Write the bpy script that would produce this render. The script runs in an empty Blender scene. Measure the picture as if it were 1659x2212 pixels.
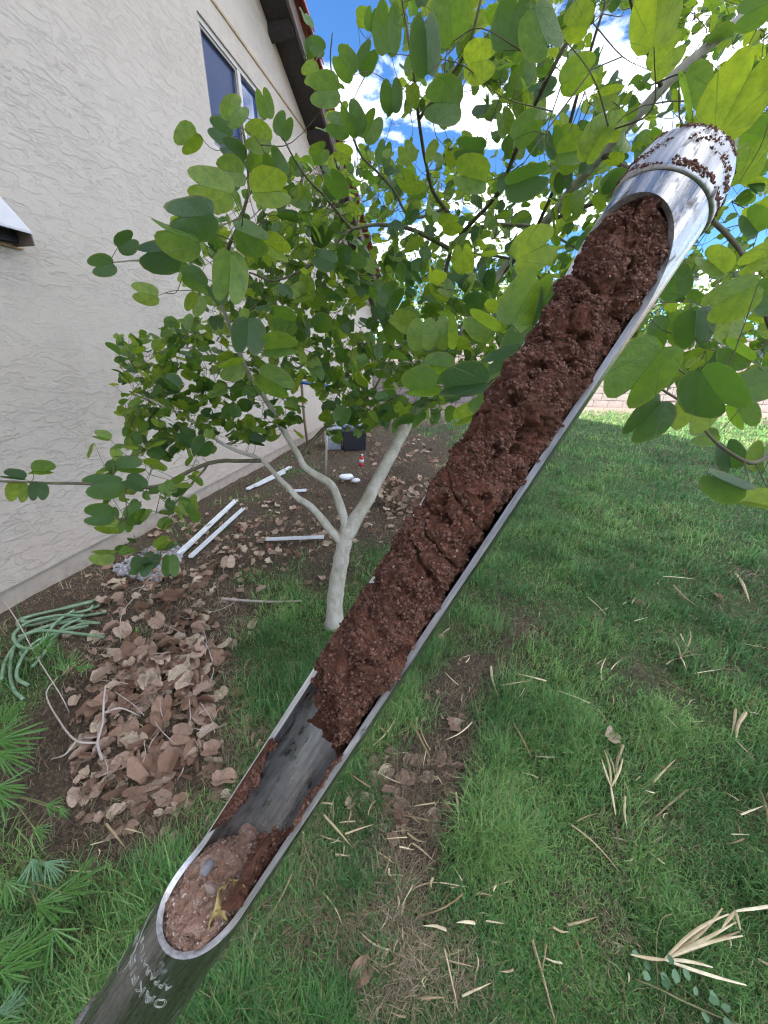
import bpy, bmesh, math, random
import numpy as np
from mathutils import Vector, Matrix, Euler

random.seed(7)
RNG = np.random.default_rng(11)
R = math.radians
scene = bpy.context.scene
COL = scene.collection

# ------------------------------------------------------------------ camera
PITCH = R(22.4)
CAM_H = 1.5
cam_d = bpy.data.cameras.new('camera')
cam_d.sensor_fit = 'HORIZONTAL'
cam_d.sensor_width = 36.0
cam_d.lens = 18.03
cam_d.clip_start = 0.01
cam_d.clip_end = 2000
cam_d.dof.use_dof = True
cam_d.dof.focus_distance = 0.125
cam_d.dof.aperture_fstop = 110
cam = bpy.data.objects.new('camera', cam_d)
COL.objects.link(cam)
cam.location = (0, 0, CAM_H)
cam.rotation_euler = (math.pi / 2 - PITCH, 0, 0)
scene.camera = cam

# ------------------------------------------------------------------ sky
SUN_EL, SUN_AZ = R(40), R(-98)        # azimuth from +Y clockwise: the sun stands behind the house
world = bpy.data.worlds.new('World')
scene.world = world
world.use_nodes = True
nt = world.node_tree
nt.nodes.clear()
N = nt.nodes.new
L = nt.links.new
out = N('ShaderNodeOutputWorld')
bg = N('ShaderNodeBackground')
bg.inputs['Strength'].default_value = 0.13
sky = N('ShaderNodeTexSky')
sky.sky_type = 'NISHITA'
sky.sun_disc = False
sky.sun_elevation = SUN_EL
sky.sun_rotation = SUN_AZ
sky.air_density = 1.0
sky.dust_density = 0.5
sky.ozone_density = 2.0
tc = N('ShaderNodeTexCoord')
sep = N('ShaderNodeSeparateXYZ')
L(tc.outputs['Generated'], sep.inputs[0])
zz = N('ShaderNodeMath'); zz.operation = 'ADD'; zz.inputs[1].default_value = 0.22
zm = N('ShaderNodeMath'); zm.operation = 'MAXIMUM'; zm.inputs[1].default_value = 0.0
L(sep.outputs['Z'], zm.inputs[0]); L(zm.outputs[0], zz.inputs[0])
dx = N('ShaderNodeMath'); dx.operation = 'DIVIDE'
dy = N('ShaderNodeMath'); dy.operation = 'DIVIDE'
L(sep.outputs['X'], dx.inputs[0]); L(zz.outputs[0], dx.inputs[1])
L(sep.outputs['Y'], dy.inputs[0]); L(zz.outputs[0], dy.inputs[1])
cmb = N('ShaderNodeCombineXYZ'); cmb.inputs[2].default_value = 14.6
L(dx.outputs[0], cmb.inputs[0]); L(dy.outputs[0], cmb.inputs[1])
cn = N('ShaderNodeTexNoise')
cn.inputs['Scale'].default_value = 1.7
cn.inputs['Detail'].default_value = 9
cn.inputs['Roughness'].default_value = 0.58
cn.inputs['Distortion'].default_value = 0.35
L(cmb.outputs[0], cn.inputs['Vector'])
cr = N('ShaderNodeValToRGB')
cr.color_ramp.elements[0].position = 0.475
cr.color_ramp.elements[1].position = 0.65
L(cn.outputs['Fac'], cr.inputs['Fac'])
cm = N('ShaderNodeMix'); cm.data_type = 'RGBA'
L(cr.outputs['Color'], cm.inputs[0])
skt = N('ShaderNodeMix'); skt.data_type = 'RGBA'; skt.blend_type = 'MULTIPLY'
skt.inputs[0].default_value = 1.0
skt.inputs[7].default_value = (0.16, 0.28, 0.405, 1)
L(sky.outputs[0], skt.inputs[6])
L(skt.outputs[2], cm.inputs[6])
cm.inputs[7].default_value = (10.8, 10.8, 10.9, 1)
L(cm.outputs[2], bg.inputs['Color'])
L(bg.outputs[0], out.inputs['Surface'])

# ------------------------------------------------------------------ sun
sd = bpy.data.lights.new('sun', 'SUN')
sd.energy = 3.5
sd.angle = R(0.5)
sd.color = (1.0, 0.94, 0.84)
sun = bpy.data.objects.new('sun', sd)
COL.objects.link(sun)
sdir = Vector((math.sin(SUN_AZ) * math.cos(SUN_EL), math.cos(SUN_AZ) * math.cos(SUN_EL), math.sin(SUN_EL)))
sun.rotation_euler = sdir.to_track_quat('Z', 'Y').to_euler()
sun.location = (-20, -4, 20)

# ------------------------------------------------------------------ render
scene.view_settings.view_transform = 'Standard'
scene.view_settings.look = 'None'
scene.view_settings.gamma = 1
scene.view_settings.exposure = 2.35
scene.render.engine = 'CYCLES'
cy = scene.cycles
cy.max_bounces = 5
cy.diffuse_bounces = 3
cy.glossy_bounces = 2
cy.transmission_bounces = 3
cy.use_adaptive_sampling = True
cy.adaptive_threshold = 0.03
cy.transparent_max_bounces = 8
cy.caustics_reflective = False
cy.caustics_refractive = False
cy.filter_width = 1.1
cy.use_light_tree = False
world.cycles.sampling_method = 'MANUAL'
world.cycles.sample_map_resolution = 512
cy.use_denoising = True
try:
    cy.denoiser = 'OPENIMAGEDENOISE'
except Exception:
    pass

# ================================================================== helpers
FX, CX, CY = 831.0, 829.5, 1106.0     # focal length and centre for a 1659 x 2212 view of the photograph
cP, sP = math.cos(PITCH), math.sin(PITCH)
CAM = np.array([0, 0, CAM_H])

def ray(x, y):
    a = (x - CX) / FX; b = (CY - y) / FX
    return np.array([a, cP + b * sP, -sP + b * cP])

def at(x, y, d):
    return CAM + d * ray(x, y)

def ground(x, y, z=0.0):
    r = ray(x, y)
    t = (z - CAM_H) / r[2]
    return CAM + t * r

def to_px(P):
    P = np.asarray(P, float) - CAM
    dep = P[..., 1] * cP - P[..., 2] * sP
    up = P[..., 1] * sP + P[..., 2] * cP
    dep = np.where(np.abs(dep) < 1e-4, 1e-4, dep)
    return CX + P[..., 0] / dep * FX, CY - up / dep * FX, dep

def _hash(ix, iy, iz, seed):
    n = (ix * 374761393 + iy * 668265263 + iz * 2147483647 + seed * 144269) & 0xffffffff
    n = ((n ^ (n >> 13)) * 1274126177) & 0xffffffff
    n = ((n ^ (n >> 16)) * 2246822519) & 0xffffffff
    return ((n ^ (n >> 15)) & 0xffffff) / float(0xffffff)

def vnoise(P, seed=0):
    P = np.asarray(P, float)
    i = np.floor(P).astype(np.int64)
    f = P - i
    f = f * f * f * (f * (f * 6 - 15) + 10)
    r = 0
    for dx_ in (0, 1):
        for dy_ in (0, 1):
            for dz_ in (0, 1):
                w = (f[..., 0] if dx_ else 1 - f[..., 0]) * (f[..., 1] if dy_ else 1 - f[..., 1]) * (f[..., 2] if dz_ else 1 - f[..., 2])
                r = r + w * _hash(i[..., 0] + dx_, i[..., 1] + dy_, i[..., 2] + dz_, seed)
    return r * 2 - 1

def fbm(P, octv=4, seed=0, gain=0.5, ridged=False):
    P = np.asarray(P, float)
    r = 0; a = 1; tot = 0
    for k in range(octv):
        v = vnoise(P * (2.03 ** k) + 17.3 * k, seed + k)
        if ridged: v = 1 - 2 * np.abs(v)
        r = r + a * v; tot += a; a *= gain
    return r / tot

def new_mesh(name, V, F, smooth=False):
    me = bpy.data.meshes.new(name)
    V = np.asarray(V, np.float32)
    if isinstance(F, np.ndarray) and F.ndim == 2:
        k = F.shape[1]; n = len(F)
        me.vertices.add(len(V)); me.vertices.foreach_set('co', V.ravel())
        me.loops.add(n * k); me.loops.foreach_set('vertex_index', F.astype(np.int32).ravel())
        me.polygons.add(n)
        me.polygons.foreach_set('loop_start', np.arange(0, n * k, k, dtype=np.int32))
        me.polygons.foreach_set('loop_total', np.full(n, k, np.int32))
        me.update(calc_edges=True)
    else:
        me.from_pydata([tuple(map(float, v)) for v in V], [], [tuple(map(int, f)) for f in F])
        me.update()
    if smooth:
        me.polygons.foreach_set('use_smooth', np.ones(len(me.polygons), bool))
    return me

def link(name, me, mat=None, parent=None):
    o = bpy.data.objects.new(name, me)
    COL.objects.link(o)
    if mat is not None and me is not None and not me.materials:
        me.materials.append(mat)
    if parent is not None: o.parent = parent
    return o

def tag(o, label=None, cat=None, group=None, kind=None):
    if label: o['label'] = label
    if cat: o['category'] = cat
    if group: o['group'] = group
    if kind: o['kind'] = kind
    return o

def empty(name, loc=(0, 0, 0)):
    o = bpy.data.objects.new(name, None)
    o.empty_display_size = 0.05
    COL.objects.link(o); o.location = loc
    return o

class MB:
    """collects shapes for ONE mesh"""
    def __init__(self): self.V = []; self.F = []; self.n = 0
    def add(self, V, F):
        V = np.asarray(V, float)
        self.V.append(V)
        self.F += [tuple(int(i) + self.n for i in f) for f in F]
        self.n += len(V)
        return self
    def box(self, lo, hi, M=None):
        x0, y0, z0 = lo; x1, y1, z1 = hi
        V = np.array([(x0,y0,z0),(x1,y0,z0),(x1,y1,z0),(x0,y1,z0),(x0,y0,z1),(x1,y0,z1),(x1,y1,z1),(x0,y1,z1)], float)
        if M is not None: V = (np.c_[V, np.ones(8)] @ np.array(M).T)[:, :3]
        return self.add(V, [(0,3,2,1),(4,5,6,7),(0,1,5,4),(1,2,6,5),(2,3,7,6),(3,0,4,7)])
    def tube(self, pts, rad, k=6, cap=True):
        V, F = tube(pts, rad, k, cap)
        return self.add(V, F)
    def build(self, name, mat, parent=None, smooth=False, bevel=0):
        me = new_mesh(name, np.concatenate(self.V), self.F, smooth)
        if bevel:
            bm = bmesh.new(); bm.from_mesh(me)
            bmesh.ops.bevel(bm, geom=bm.edges[:], offset=bevel, segments=2, affect='EDGES', profile=0.6)
            bm.to_mesh(me); bm.free()
        return link(name, me, mat, parent)

def tube(pts, rad, k=6, cap=True):
    P = np.asarray(pts, float); n = len(P)
    rad = np.broadcast_to(np.asarray(rad, float), (n,))
    T = np.gradient(P, axis=0); T /= np.linalg.norm(T, axis=1)[:, None] + 1e-12
    up = np.array([0.3, 0.2, 0.93]) if abs(T[0][2]) < 0.9 else np.array([1.0, 0.1, 0])
    a = np.cross(T[0], up); a /= np.linalg.norm(a)
    V = []
    for i in range(n):
        a = a - T[i] * np.dot(a, T[i]); a /= np.linalg.norm(a) + 1e-12
        b = np.cross(T[i], a)
        t = np.arange(k) * 2 * math.pi / k
        V.append(P[i] + rad[i] * (np.cos(t)[:, None] * a + np.sin(t)[:, None] * b))
    V = np.concatenate(V)
    F = []
    for i in range(n - 1):
        for j in range(k):
            F.append((i*k+j, i*k+(j+1) % k, (i+1)*k+(j+1) % k, (i+1)*k+j))
    if cap:
        F.append(tuple(range(k))[::-1]); F.append(tuple((n-1)*k + j for j in range(k)))
    return V, F

def spline(pts, sub=6):
    P = np.asarray(pts, float)
    if len(P) < 3:
        t = np.linspace(0, 1, sub + 1)[:, None]
        return P[0] * (1 - t) + P[-1] * t
    Q = np.vstack([2*P[0]-P[1], P, 2*P[-1]-P[-2]])
    o = []
    for i in range(1, len(Q) - 2):
        for t in np.linspace(0, 1, sub, endpoint=False):
            o.append(0.5*((2*Q[i]) + (-Q[i-1]+Q[i+1])*t + (2*Q[i-1]-5*Q[i]+4*Q[i+1]-Q[i+2])*t*t + (-Q[i-1]+3*Q[i]-3*Q[i+1]+Q[i+2])*t**3))
    o.append(P[-1])
    return np.array(o)

# ================================================================== materials
def mat(name):
    m = bpy.data.materials.new(name); m.use_nodes = True
    t = m.node_tree; t.nodes.clear()
    o = t.nodes.new('ShaderNodeOutputMaterial')
    b = t.nodes.new('ShaderNodeBsdfPrincipled')
    t.links.new(b.outputs[0], o.inputs['Surface'])
    return m, t, b, o

def nd(t, typ, **kw):
    n = t.nodes.new(typ)
    for k, v in kw.items():
        if k == 'inp':
            for kk, vv in v.items(): n.inputs[kk].default_value = vv
        else: setattr(n, k, v)
    return n

def ramp(t, src, stops):
    r = nd(t, 'ShaderNodeValToRGB')
    e = r.color_ramp.elements
    while len(e) < len(stops): e.new(0.5)
    for i, (p, c) in enumerate(stops):
        e[i].position = p; e[i].color = (*c, 1) if len(c) == 3 else c
    t.links.new(src, r.inputs['Fac'])
    return r

def noise(t, scale, detail=5, rough=0.55, vec=None, dist=0.0):
    n = nd(t, 'ShaderNodeTexNoise', inp={'Scale': scale, 'Detail': detail, 'Roughness': rough, 'Distortion': dist})
    if vec is not None: t.links.new(vec, n.inputs['Vector'])
    return n

def objco(t, kind='Object'):
    return nd(t, 'ShaderNodeTexCoord').outputs[kind]

def bump(t, b, h, strength, dist):
    n = nd(t, 'ShaderNodeBump', inp={'Strength': strength, 'Distance': dist})
    t.links.new(h, n.inputs['Height']); t.links.new(n.outputs[0], b.inputs['Normal'])
    return n

def simple(name, c1, c2, scale=8, rough=0.6, metal=0.0, bmp=0.0, bdist=0.002, spec=0.4, detail=5):
    m, t, b, o = mat(name)
    v = objco(t)
    n = noise(t, scale, detail, 0.6, v)
    r = ramp(t, n.outputs['Fac'], [(0.3, c1), (0.7, c2)])
    t.links.new(r.outputs[0], b.inputs['Base Color'])
    b.inputs['Roughness'].default_value = rough
    b.inputs['Metallic'].default_value = metal
    b.inputs['Specular IOR Level'].default_value = spec
    if bmp: bump(t, b, n.outputs['Fac'], bmp, bdist)
    return m

def mix_rgb(t, fac, a, b_, blend='MIX'):
    m = nd(t, 'ShaderNodeMix', data_type='RGBA', blend_type=blend)
    for s, i in ((fac, 0), (a, 6), (b_, 7)):
        if hasattr(s, 'links') or hasattr(s, 'is_linked'): t.links.new(s, m.inputs[i])
        elif i == 0: m.inputs[0].default_value = s
        else: m.inputs[i].default_value = (*s, 1)
    return m.outputs[2]

def math_n(t, op, a, b_=None, clamp=False):
    m = nd(t, 'ShaderNodeMath', operation=op, use_clamp=clamp)
    for i, s in enumerate((a, b_)):
        if s is None: continue
        if isinstance(s, (int, float)): m.inputs[i].default_value = s
        else: t.links.new(s, m.inputs[i])
    return m.outputs[0]

M = {}
# --- stucco: skip-trowelled lace texture
def make_stucco():
    m, t, b, o = mat('stucco')
    v = objco(t)
    mp = nd(t, 'ShaderNodeMapping', inp={'Rotation': (0.0, 0.75, 0.0), 'Scale': (1, 1, 2.3)})
    t.links.new(v, mp.inputs['Vector'])
    n1 = noise(t, 6.6, 6, 0.66, mp.outputs[0], 0.8)
    step = ramp(t, n1.outputs['Fac'], [(0.0, (0, 0, 0)), (0.455, (0.12, 0.12, 0.12)), (0.50, (0.85, 0.85, 0.85)), (1.0, (1, 1, 1))])
    n3 = noise(t, 11, 5, 0.6, mp.outputs[0], 0.7)
    step2 = ramp(t, n3.outputs['Fac'], [(0.0, (0, 0, 0)), (0.50, (0.1, 0.1, 0.1)), (0.545, (0.8, 0.8, 0.8)), (1.0, (1, 1, 1))])
    n2 = noise(t, 260, 3, 0.6, v)
    h = math_n(t, 'ADD', step.outputs[0], math_n(t, 'MULTIPLY', step2.outputs[0], 0.42))
    pn = noise(t, 0.9, 3, 0.5, v); pm = nd(t, 'ShaderNodeMapRange', inp={1: 0.35, 2: 0.65, 3: 0.35, 4: 1.1}); t.links.new(pn.outputs['Fac'], pm.inputs[0])
    h = math_n(t, 'MULTIPLY', h, pm.outputs[0])
    h = math_n(t, 'ADD', h, math_n(t, 'MULTIPLY', n2.outputs['Fac'], 0.38))
    bump(t, b, h, 0.7, 0.0068)
    nc = noise(t, 1.1, 4, 0.6, v)
    r = ramp(t, nc.outputs['Fac'], [(0.3, (0.435, 0.39, 0.345)), (0.7, (0.485, 0.44, 0.395))])
    col = mix_rgb(t, math_n(t, 'MULTIPLY', step.outputs[0], 0.25), r.outputs[0], (0.52, 0.47, 0.42))
    mps = nd(t, 'ShaderNodeMapping', inp={'Scale': (3.0, 1, 0.35)}); t.links.new(v, mps.inputs['Vector'])
    st_ = noise(t, 1.6, 5, 0.65, mps.outputs[0])
    stain = nd(t, 'ShaderNodeMapRange', inp={1: 0.52, 2: 0.78}); t.links.new(st_.outputs['Fac'], stain.inputs[0])
    col = mix_rgb(t, math_n(t, 'MULTIPLY', stain.outputs[0], 0.35), col, (0.36, 0.30, 0.25))
    szz = nd(t, 'ShaderNodeSeparateXYZ'); t.links.new(v, szz.inputs[0])
    spl = nd(t, 'ShaderNodeMapRange', inp={1: 0.15, 2: 0.55, 3: 1.0, 4: 0.0}); t.links.new(math_n(t, 'ADD', szz.outputs['Z'], math_n(t, 'MULTIPLY', st_.outputs['Fac'], -0.35)), spl.inputs[0])
    col = mix_rgb(t, math_n(t, 'MULTIPLY', spl.outputs[0], 0.25), col, (0.42, 0.30, 0.22))
    t.links.new(col, b.inputs['Base Color'])
    b.inputs['Roughness'].default_value = 0.92
    b.inputs['Specular IOR Level'].default_value = 0.2
    return m
M['stucco'] = make_stucco()
M['concrete'] = simple('concrete', (0.30, 0.255, 0.21), (0.40, 0.345, 0.29), 14, 0.9, bmp=0.5, bdist=0.004)
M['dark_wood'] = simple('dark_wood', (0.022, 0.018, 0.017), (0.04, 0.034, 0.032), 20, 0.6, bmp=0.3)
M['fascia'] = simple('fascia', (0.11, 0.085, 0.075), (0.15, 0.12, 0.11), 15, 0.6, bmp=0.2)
M['tile'] = simple('clay_tile', (0.34, 0.085, 0.065), (0.46, 0.14, 0.11), 9, 0.75, bmp=0.4, bdist=0.003)
M['trim'] = simple('trim_paint', (0.30, 0.20, 0.11), (0.38, 0.27, 0.16), 10, 0.7)
M['frame'] = simple('window_metal', (0.16, 0.15, 0.14), (0.22, 0.20, 0.19), 10, 0.45)
M['frame_light'] = simple('window_metal_pale', (0.42, 0.40, 0.38), (0.5, 0.48, 0.46), 10, 0.45)
M['white_metal'] = simple('white_metal', (0.42, 0.43, 0.46), (0.50, 0.51, 0.54), 9, 0.4)
M['hood_brown'] = simple('hood_inside', (0.12, 0.095, 0.075), (0.17, 0.135, 0.11), 9, 0.6)

def make_glass(name, c, rough, wave, spec=0.5):
    m, t, b, o = mat(name)
    v = objco(t)
    n = noise(t, 3.0, 2, 0.5, v, 0.4)
    b.inputs['Base Color'].default_value = (*c, 1)
    b.inputs['Roughness'].default_value = rough
    b.inputs['IOR'].default_value = 1.45
    b.inputs['Specular IOR Level'].default_value = spec
    bump(t, b, n.outputs['Fac'], wave, 0.02)
    return m
M['pane'] = make_glass('pane_glass', (0.015, 0.05, 0.17), 0.04, 0.05)  # blue sky reflection painted into the base colour
M['screen'] = make_glass('pane_behind_screen', (0.022, 0.042, 0.115), 0.35, 0.15, 0.12)  # bluer base here as well, standing in for the reflected sky

# --- ground
def make_ground():
    m, t, b, o = mat('soil_ground')
    v = objco(t)
    n1 = noise(t, 2.2, 6, 0.6, v)
    n2 = noise(t, 60, 5, 0.7, v)
    n3 = noise(t, 0.35, 4, 0.5, v)
    base = ramp(t, n2.outputs['Fac'], [(0.28, (0.028, 0.021, 0.015)), (0.52, (0.085, 0.062, 0.046)), (0.72, (0.19, 0.145, 0.11))])
    pale = ramp(t, n2.outputs['Fac'], [(0.3, (0.22, 0.165, 0.145)), (0.7, (0.42, 0.33, 0.29))])
    sp = nd(t, 'ShaderNodeSeparateXYZ'); t.links.new(v, sp.inputs[0])
    far = math_n(t, 'ADD', sp.outputs['Y'], math_n(t, 'MULTIPLY', n3.outputs['Fac'], 3.0))
    far = math_n(t, 'MAXIMUM', far, math_n(t, 'ADD', sp.outputs['X'], math_n(t, 'MULTIPLY', n3.outputs['Fac'], 3.0)))  # pale ground added far right too, to bounce sunlight onto the house wall
    fr = nd(t, 'ShaderNodeMapRange', inp={1: 10.2, 2: 12.0}); t.links.new(far, fr.inputs[0])
    col = mix_rgb(t, fr.outputs[0], base.outputs[0], pale.outputs[0])
    col = mix_rgb(t, math_n(t, 'MULTIPLY', n1.outputs['Fac'], 0.4), col, (0.05, 0.042, 0.028))
    la = nd(t, 'ShaderNodeAttribute', attribute_name='lawn')
    gr_ = ramp(t, n2.outputs['Fac'], [(0.3, (0.03, 0.055, 0.018)), (0.7, (0.10, 0.16, 0.05))])
    col = mix_rgb(t, math_n(t, 'MULTIPLY', la.outputs['Fac'], 0.85), col, gr_.outputs[0])
    t.links.new(col, b.inputs['Base Color'])
    b.inputs['Roughness'].default_value = 0.95
    b.inputs['Specular IOR Level'].default_value = 0.15
    bump(t, b, n2.outputs['Fac'], 0.8, 0.012)
    return m
M['ground'] = make_ground()

def attr_mat(name, rough=0.6, trans=0.0, attr='Col', bmp=0):
    m, t, b, o = mat(name)
    a = nd(t, 'ShaderNodeAttribute', attribute_name=attr)
    t.links.new(a.outputs['Color'], b.inputs['Base Color'])
    b.inputs['Roughness'].default_value = rough
    b.inputs['Specular IOR Level'].default_value = 0.25
    if trans:
        tr = nd(t, 'ShaderNodeBsdfTranslucent')
        t.links.new(a.outputs['Color'], tr.inputs['Color'])
        mx = nd(t, 'ShaderNodeMixShader', inp={0: trans})
        t.links.new(b.outputs[0], mx.inputs[1]); t.links.new(tr.outputs[0], mx.inputs[2])
        t.links.new(mx.outputs[0], o.inputs['Surface'])
    return m
M['grass'] = attr_mat('grass_blade', 0.5, 0.3)
M['thatch'] = attr_mat('dry_thatch', 0.8, 0.1)

def make_leaf(name, use_attr, dry=False):
    """two-lobed leaf: veins fan out from the petiole (UV origin)"""
    m, t, b, o = mat(name)
    uv = nd(t, 'ShaderNodeUVMap')
    s = nd(t, 'ShaderNodeSeparateXYZ'); t.links.new(uv.outputs[0], s.inputs[0])
    ang = math_n(t, 'ARCTAN2', s.outputs['X'], math_n(t, 'ADD', s.outputs['Y'], 0.03))
    vn = math_n(t, 'ABSOLUTE', math_n(t, 'SINE', math_n(t, 'MULTIPLY', ang, 5.6)))
    vein = nd(t, 'ShaderNodeMapRange', inp={1: 0.0, 2: 0.13, 3: 1.0, 4: 0.0}); t.links.new(vn, vein.inputs[0])
    nz0 = noise(t, 5, 6, 0.68, uv.outputs[0])
    if not use_attr:
        oi = nd(t, 'ShaderNodeObjectInfo'); ofs = nd(t, 'ShaderNodeVectorMath', operation='ADD'); t.links.new(uv.outputs[0], ofs.inputs[0]); t.links.new(oi.outputs['Location'], ofs.inputs[1]); t.links.new(ofs.outputs[0], nz0.inputs['Vector'])
    nz = nd(t, 'ShaderNodeMapRange', inp={1: 0.32, 2: 0.70}); t.links.new(nz0.outputs['Fac'], nz.inputs[0])
    if use_attr:
        rnd = nd(t, 'ShaderNodeAttribute', attribute_name='var').outputs['Fac']
    else:
        rnd = nd(t, 'ShaderNodeObjectInfo').outputs['Random']
    if dry:
        r = ramp(t, rnd, [(0.0, (0.15, 0.08, 0.05)), (0.3, (0.36, 0.23, 0.165)), (0.65, (0.53, 0.385, 0.30)), (1.0, (0.70, 0.60, 0.45))])
        col = mix_rgb(t, math_n(t, 'MULTIPLY', nz.outputs[0], 0.6), r.outputs[0], (0.17, 0.10, 0.065))
        tw = 0.15; tcol = col
    else:
        r = ramp(t, rnd, [(0.0, (0.026, 0.070, 0.030)), (0.3, (0.048, 0.118, 0.034)), (0.65, (0.11, 0.215, 0.034)), (1.0, (0.21, 0.31, 0.036))])
        col = mix_rgb(t, math_n(t, 'MULTIPLY', nz.outputs[0], 0.45), r.outputs[0], (0.03, 0.085, 0.02))
        col = mix_rgb(t, math_n(t, 'MULTIPLY', vein.outputs[0], 0.5), col, (0.13, 0.22, 0.07))
        r2 = ramp(t, rnd, [(0.0, (0.09, 0.19, 0.022)), (0.4, (0.24, 0.40, 0.026)), (1.0, (0.55, 0.66, 0.035))])
        tcol = mix_rgb(t, math_n(t, 'MULTIPLY', nz.outputs[0], 0.6), r2.outputs[0], (0.09, 0.20, 0.02))
        tcol = mix_rgb(t, math_n(t, 'MULTIPLY', vein.outputs[0], 0.55), tcol, (0.05, 0.11, 0.02))
        if not use_attr:
            rm = nd(t, 'ShaderNodeAttribute', attribute_name='rim')
            ed = nd(t, 'ShaderNodeMapRange', inp={1: 0.90, 2: 0.985}); t.links.new(math_n(t, 'ADD', rm.outputs['Fac'], math_n(t, 'MULTIPLY', math_n(t, 'SUBTRACT', nz.outputs[0], 0.5), 0.16)), ed.inputs[0])
            col = mix_rgb(t, math_n(t, 'MULTIPLY', ed.outputs[0], 0.75), col, (0.21, 0.20, 0.05))
            sp_ = noise(t, 14, 3, 0.6, ofs.outputs[0])
            bs = nd(t, 'ShaderNodeMapRange', inp={1: 0.69, 2: 0.72}); t.links.new(sp_.outputs['Fac'], bs.inputs[0])
            col = mix_rgb(t, bs.outputs[0], col, (0.20, 0.13, 0.05)); tcol = mix_rgb(t, bs.outputs[0], tcol, (0.16, 0.09, 0.03))
        tw = 0.52
    t.links.new(col, b.inputs['Base Color'])
    b.inputs['Roughness'].default_value = 0.30 if not dry else 0.75
    b.inputs['Specular IOR Level'].default_value = 0.6 if not dry else 0.25
    hh = math_n(t, 'ADD', math_n(t, 'MULTIPLY', vein.outputs[0], -0.6), nz.outputs[0])
    bump(t, b, hh, 0.6, 0.0025)
    tr = nd(t, 'ShaderNodeBsdfTranslucent')
    if hasattr(tcol, 'is_linked'): t.links.new(tcol, tr.inputs['Color'])
    mx = nd(t, 'ShaderNodeMixShader', inp={0: tw})
    t.links.new(b.outputs[0], mx.inputs[1]); t.links.new(tr.outputs[0], mx.inputs[2])
    t.links.new(mx.outputs[0], o.inputs['Surface'])
    return m
M['leaf'] = make_leaf('leaf_green', False)
M['leaf_mass'] = make_leaf('leaf_green_mass', True)
M['dry_leaf'] = make_leaf('leaf_dry', False, True)
M['dry_mass'] = make_leaf('leaf_dry_mass', True, True)
def make_bark():
    m, t, b, o = mat('pale_bark')
    v = objco(t)
    mp = nd(t, 'ShaderNodeMapping', inp={'Scale': (1, 1, 0.45)}); t.links.new(v, mp.inputs['Vector'])
    n1 = noise(t, 26, 6, 0.65, mp.outputs[0]); n2 = noise(t, 7, 4, 0.6, v); n3 = noise(t, 60, 3, 0.6, v)
    r1 = ramp(t, n1.outputs['Fac'], [(0.3, (0.30, 0.265, 0.215)), (0.55, (0.46, 0.43, 0.375)), (0.75, (0.56, 0.535, 0.48))])
    pt = nd(t, 'ShaderNodeMapRange', inp={1: 0.52, 2: 0.66}); t.links.new(n2.outputs['Fac'], pt.inputs[0])
    col = mix_rgb(t, math_n(t, 'MULTIPLY', pt.outputs[0], 0.55), r1.outputs[0], (0.27, 0.25, 0.15))
    sp_ = nd(t, 'ShaderNodeMapRange', inp={1: 0.66, 2: 0.72}); t.links.new(n3.outputs['Fac'], sp_.inputs[0])
    col = mix_rgb(t, math_n(t, 'MULTIPLY', sp_.outputs[0], 0.7), col, (0.13, 0.105, 0.08))
    t.links.new(col, b.inputs['Base Color']); b.inputs['Roughness'].default_value = 0.85
    bump(t, b, math_n(t, 'ADD', n1.outputs['Fac'], math_n(t, 'MULTIPLY', sp_.outputs[0], -0.5)), 0.7, 0.006)
    return m
M['bark'] = make_bark()
M['twig'] = simple('twig_bark', (0.075, 0.065, 0.04), (0.13, 0.115, 0.065), 40, 0.75)
M['straw'] = simple('straw', (0.48, 0.39, 0.25), (0.72, 0.64, 0.47), 30, 0.65)
def vary_straw():
    t = M['straw'].node_tree
    b_ = next(n for n in t.nodes if n.type == 'BSDF_PRINCIPLED')
    src = b_.inputs['Base Color'].links[0].from_socket
    r_ = ramp(t, nd(t, 'ShaderNodeObjectInfo').outputs['Random'], [(0, (0.36, 0.28, 0.20)), (0.45, (0.85, 0.78, 0.66)), (1, (1.25, 1.25, 1.2))])
    t.links.new(mix_rgb(t, 1.0, src, r_.outputs[0], 'MULTIPLY'), b_.inputs['Base Color'])
vary_straw()
M['grey_twig'] = simple('grey_twig', (0.34, 0.28, 0.25), (0.50, 0.43, 0.39), 40, 0.8)
M['palm'] = simple('palm_leaf', (0.03, 0.09, 0.02), (0.085, 0.20, 0.03), 24, 0.4)
M['palm_pale'] = simple('palm_leaf_pale', (0.07, 0.15, 0.07), (0.12, 0.22, 0.11), 24, 0.5)
M['palm_stem'] = simple('palm_stem', (0.13, 0.14, 0.05), (0.22, 0.20, 0.09), 24, 0.5)
M['hose'] = simple('hose_rubber', (0.12, 0.21, 0.125), (0.24, 0.36, 0.23), 30, 0.5)
M['pvc'] = simple('white_plastic', (0.60, 0.62, 0.66), (0.75, 0.77, 0.80), 20, 0.4)
M['blue'] = simple('blue_paint', (0.012, 0.055, 0.16), (0.02, 0.08, 0.22), 12, 0.4)
M['black'] = simple('black_plastic', (0.012, 0.012, 0.018), (0.025, 0.025, 0.035), 12, 0.5)
M['grey_bag'] = simple('grey_bag', (0.22, 0.25, 0.31), (0.36, 0.39, 0.45), 15, 0.5, bmp=0.5, bdist=0.02)
M['red'] = simple('red_plastic', (0.42, 0.02, 0.03), (0.52, 0.04, 0.05), 12, 0.4)
M['white'] = simple('white_sheet', (0.62, 0.66, 0.74), (0.75, 0.78, 0.84), 12, 0.5)
M['block'] = simple('concrete_block', (0.25, 0.215, 0.205), (0.36, 0.315, 0.30), 7, 0.95, bmp=0.6, bdist=0.006)
M['mortar'] = simple('mortar', (0.17, 0.15, 0.14), (0.23, 0.20, 0.19), 16, 0.95)
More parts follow.
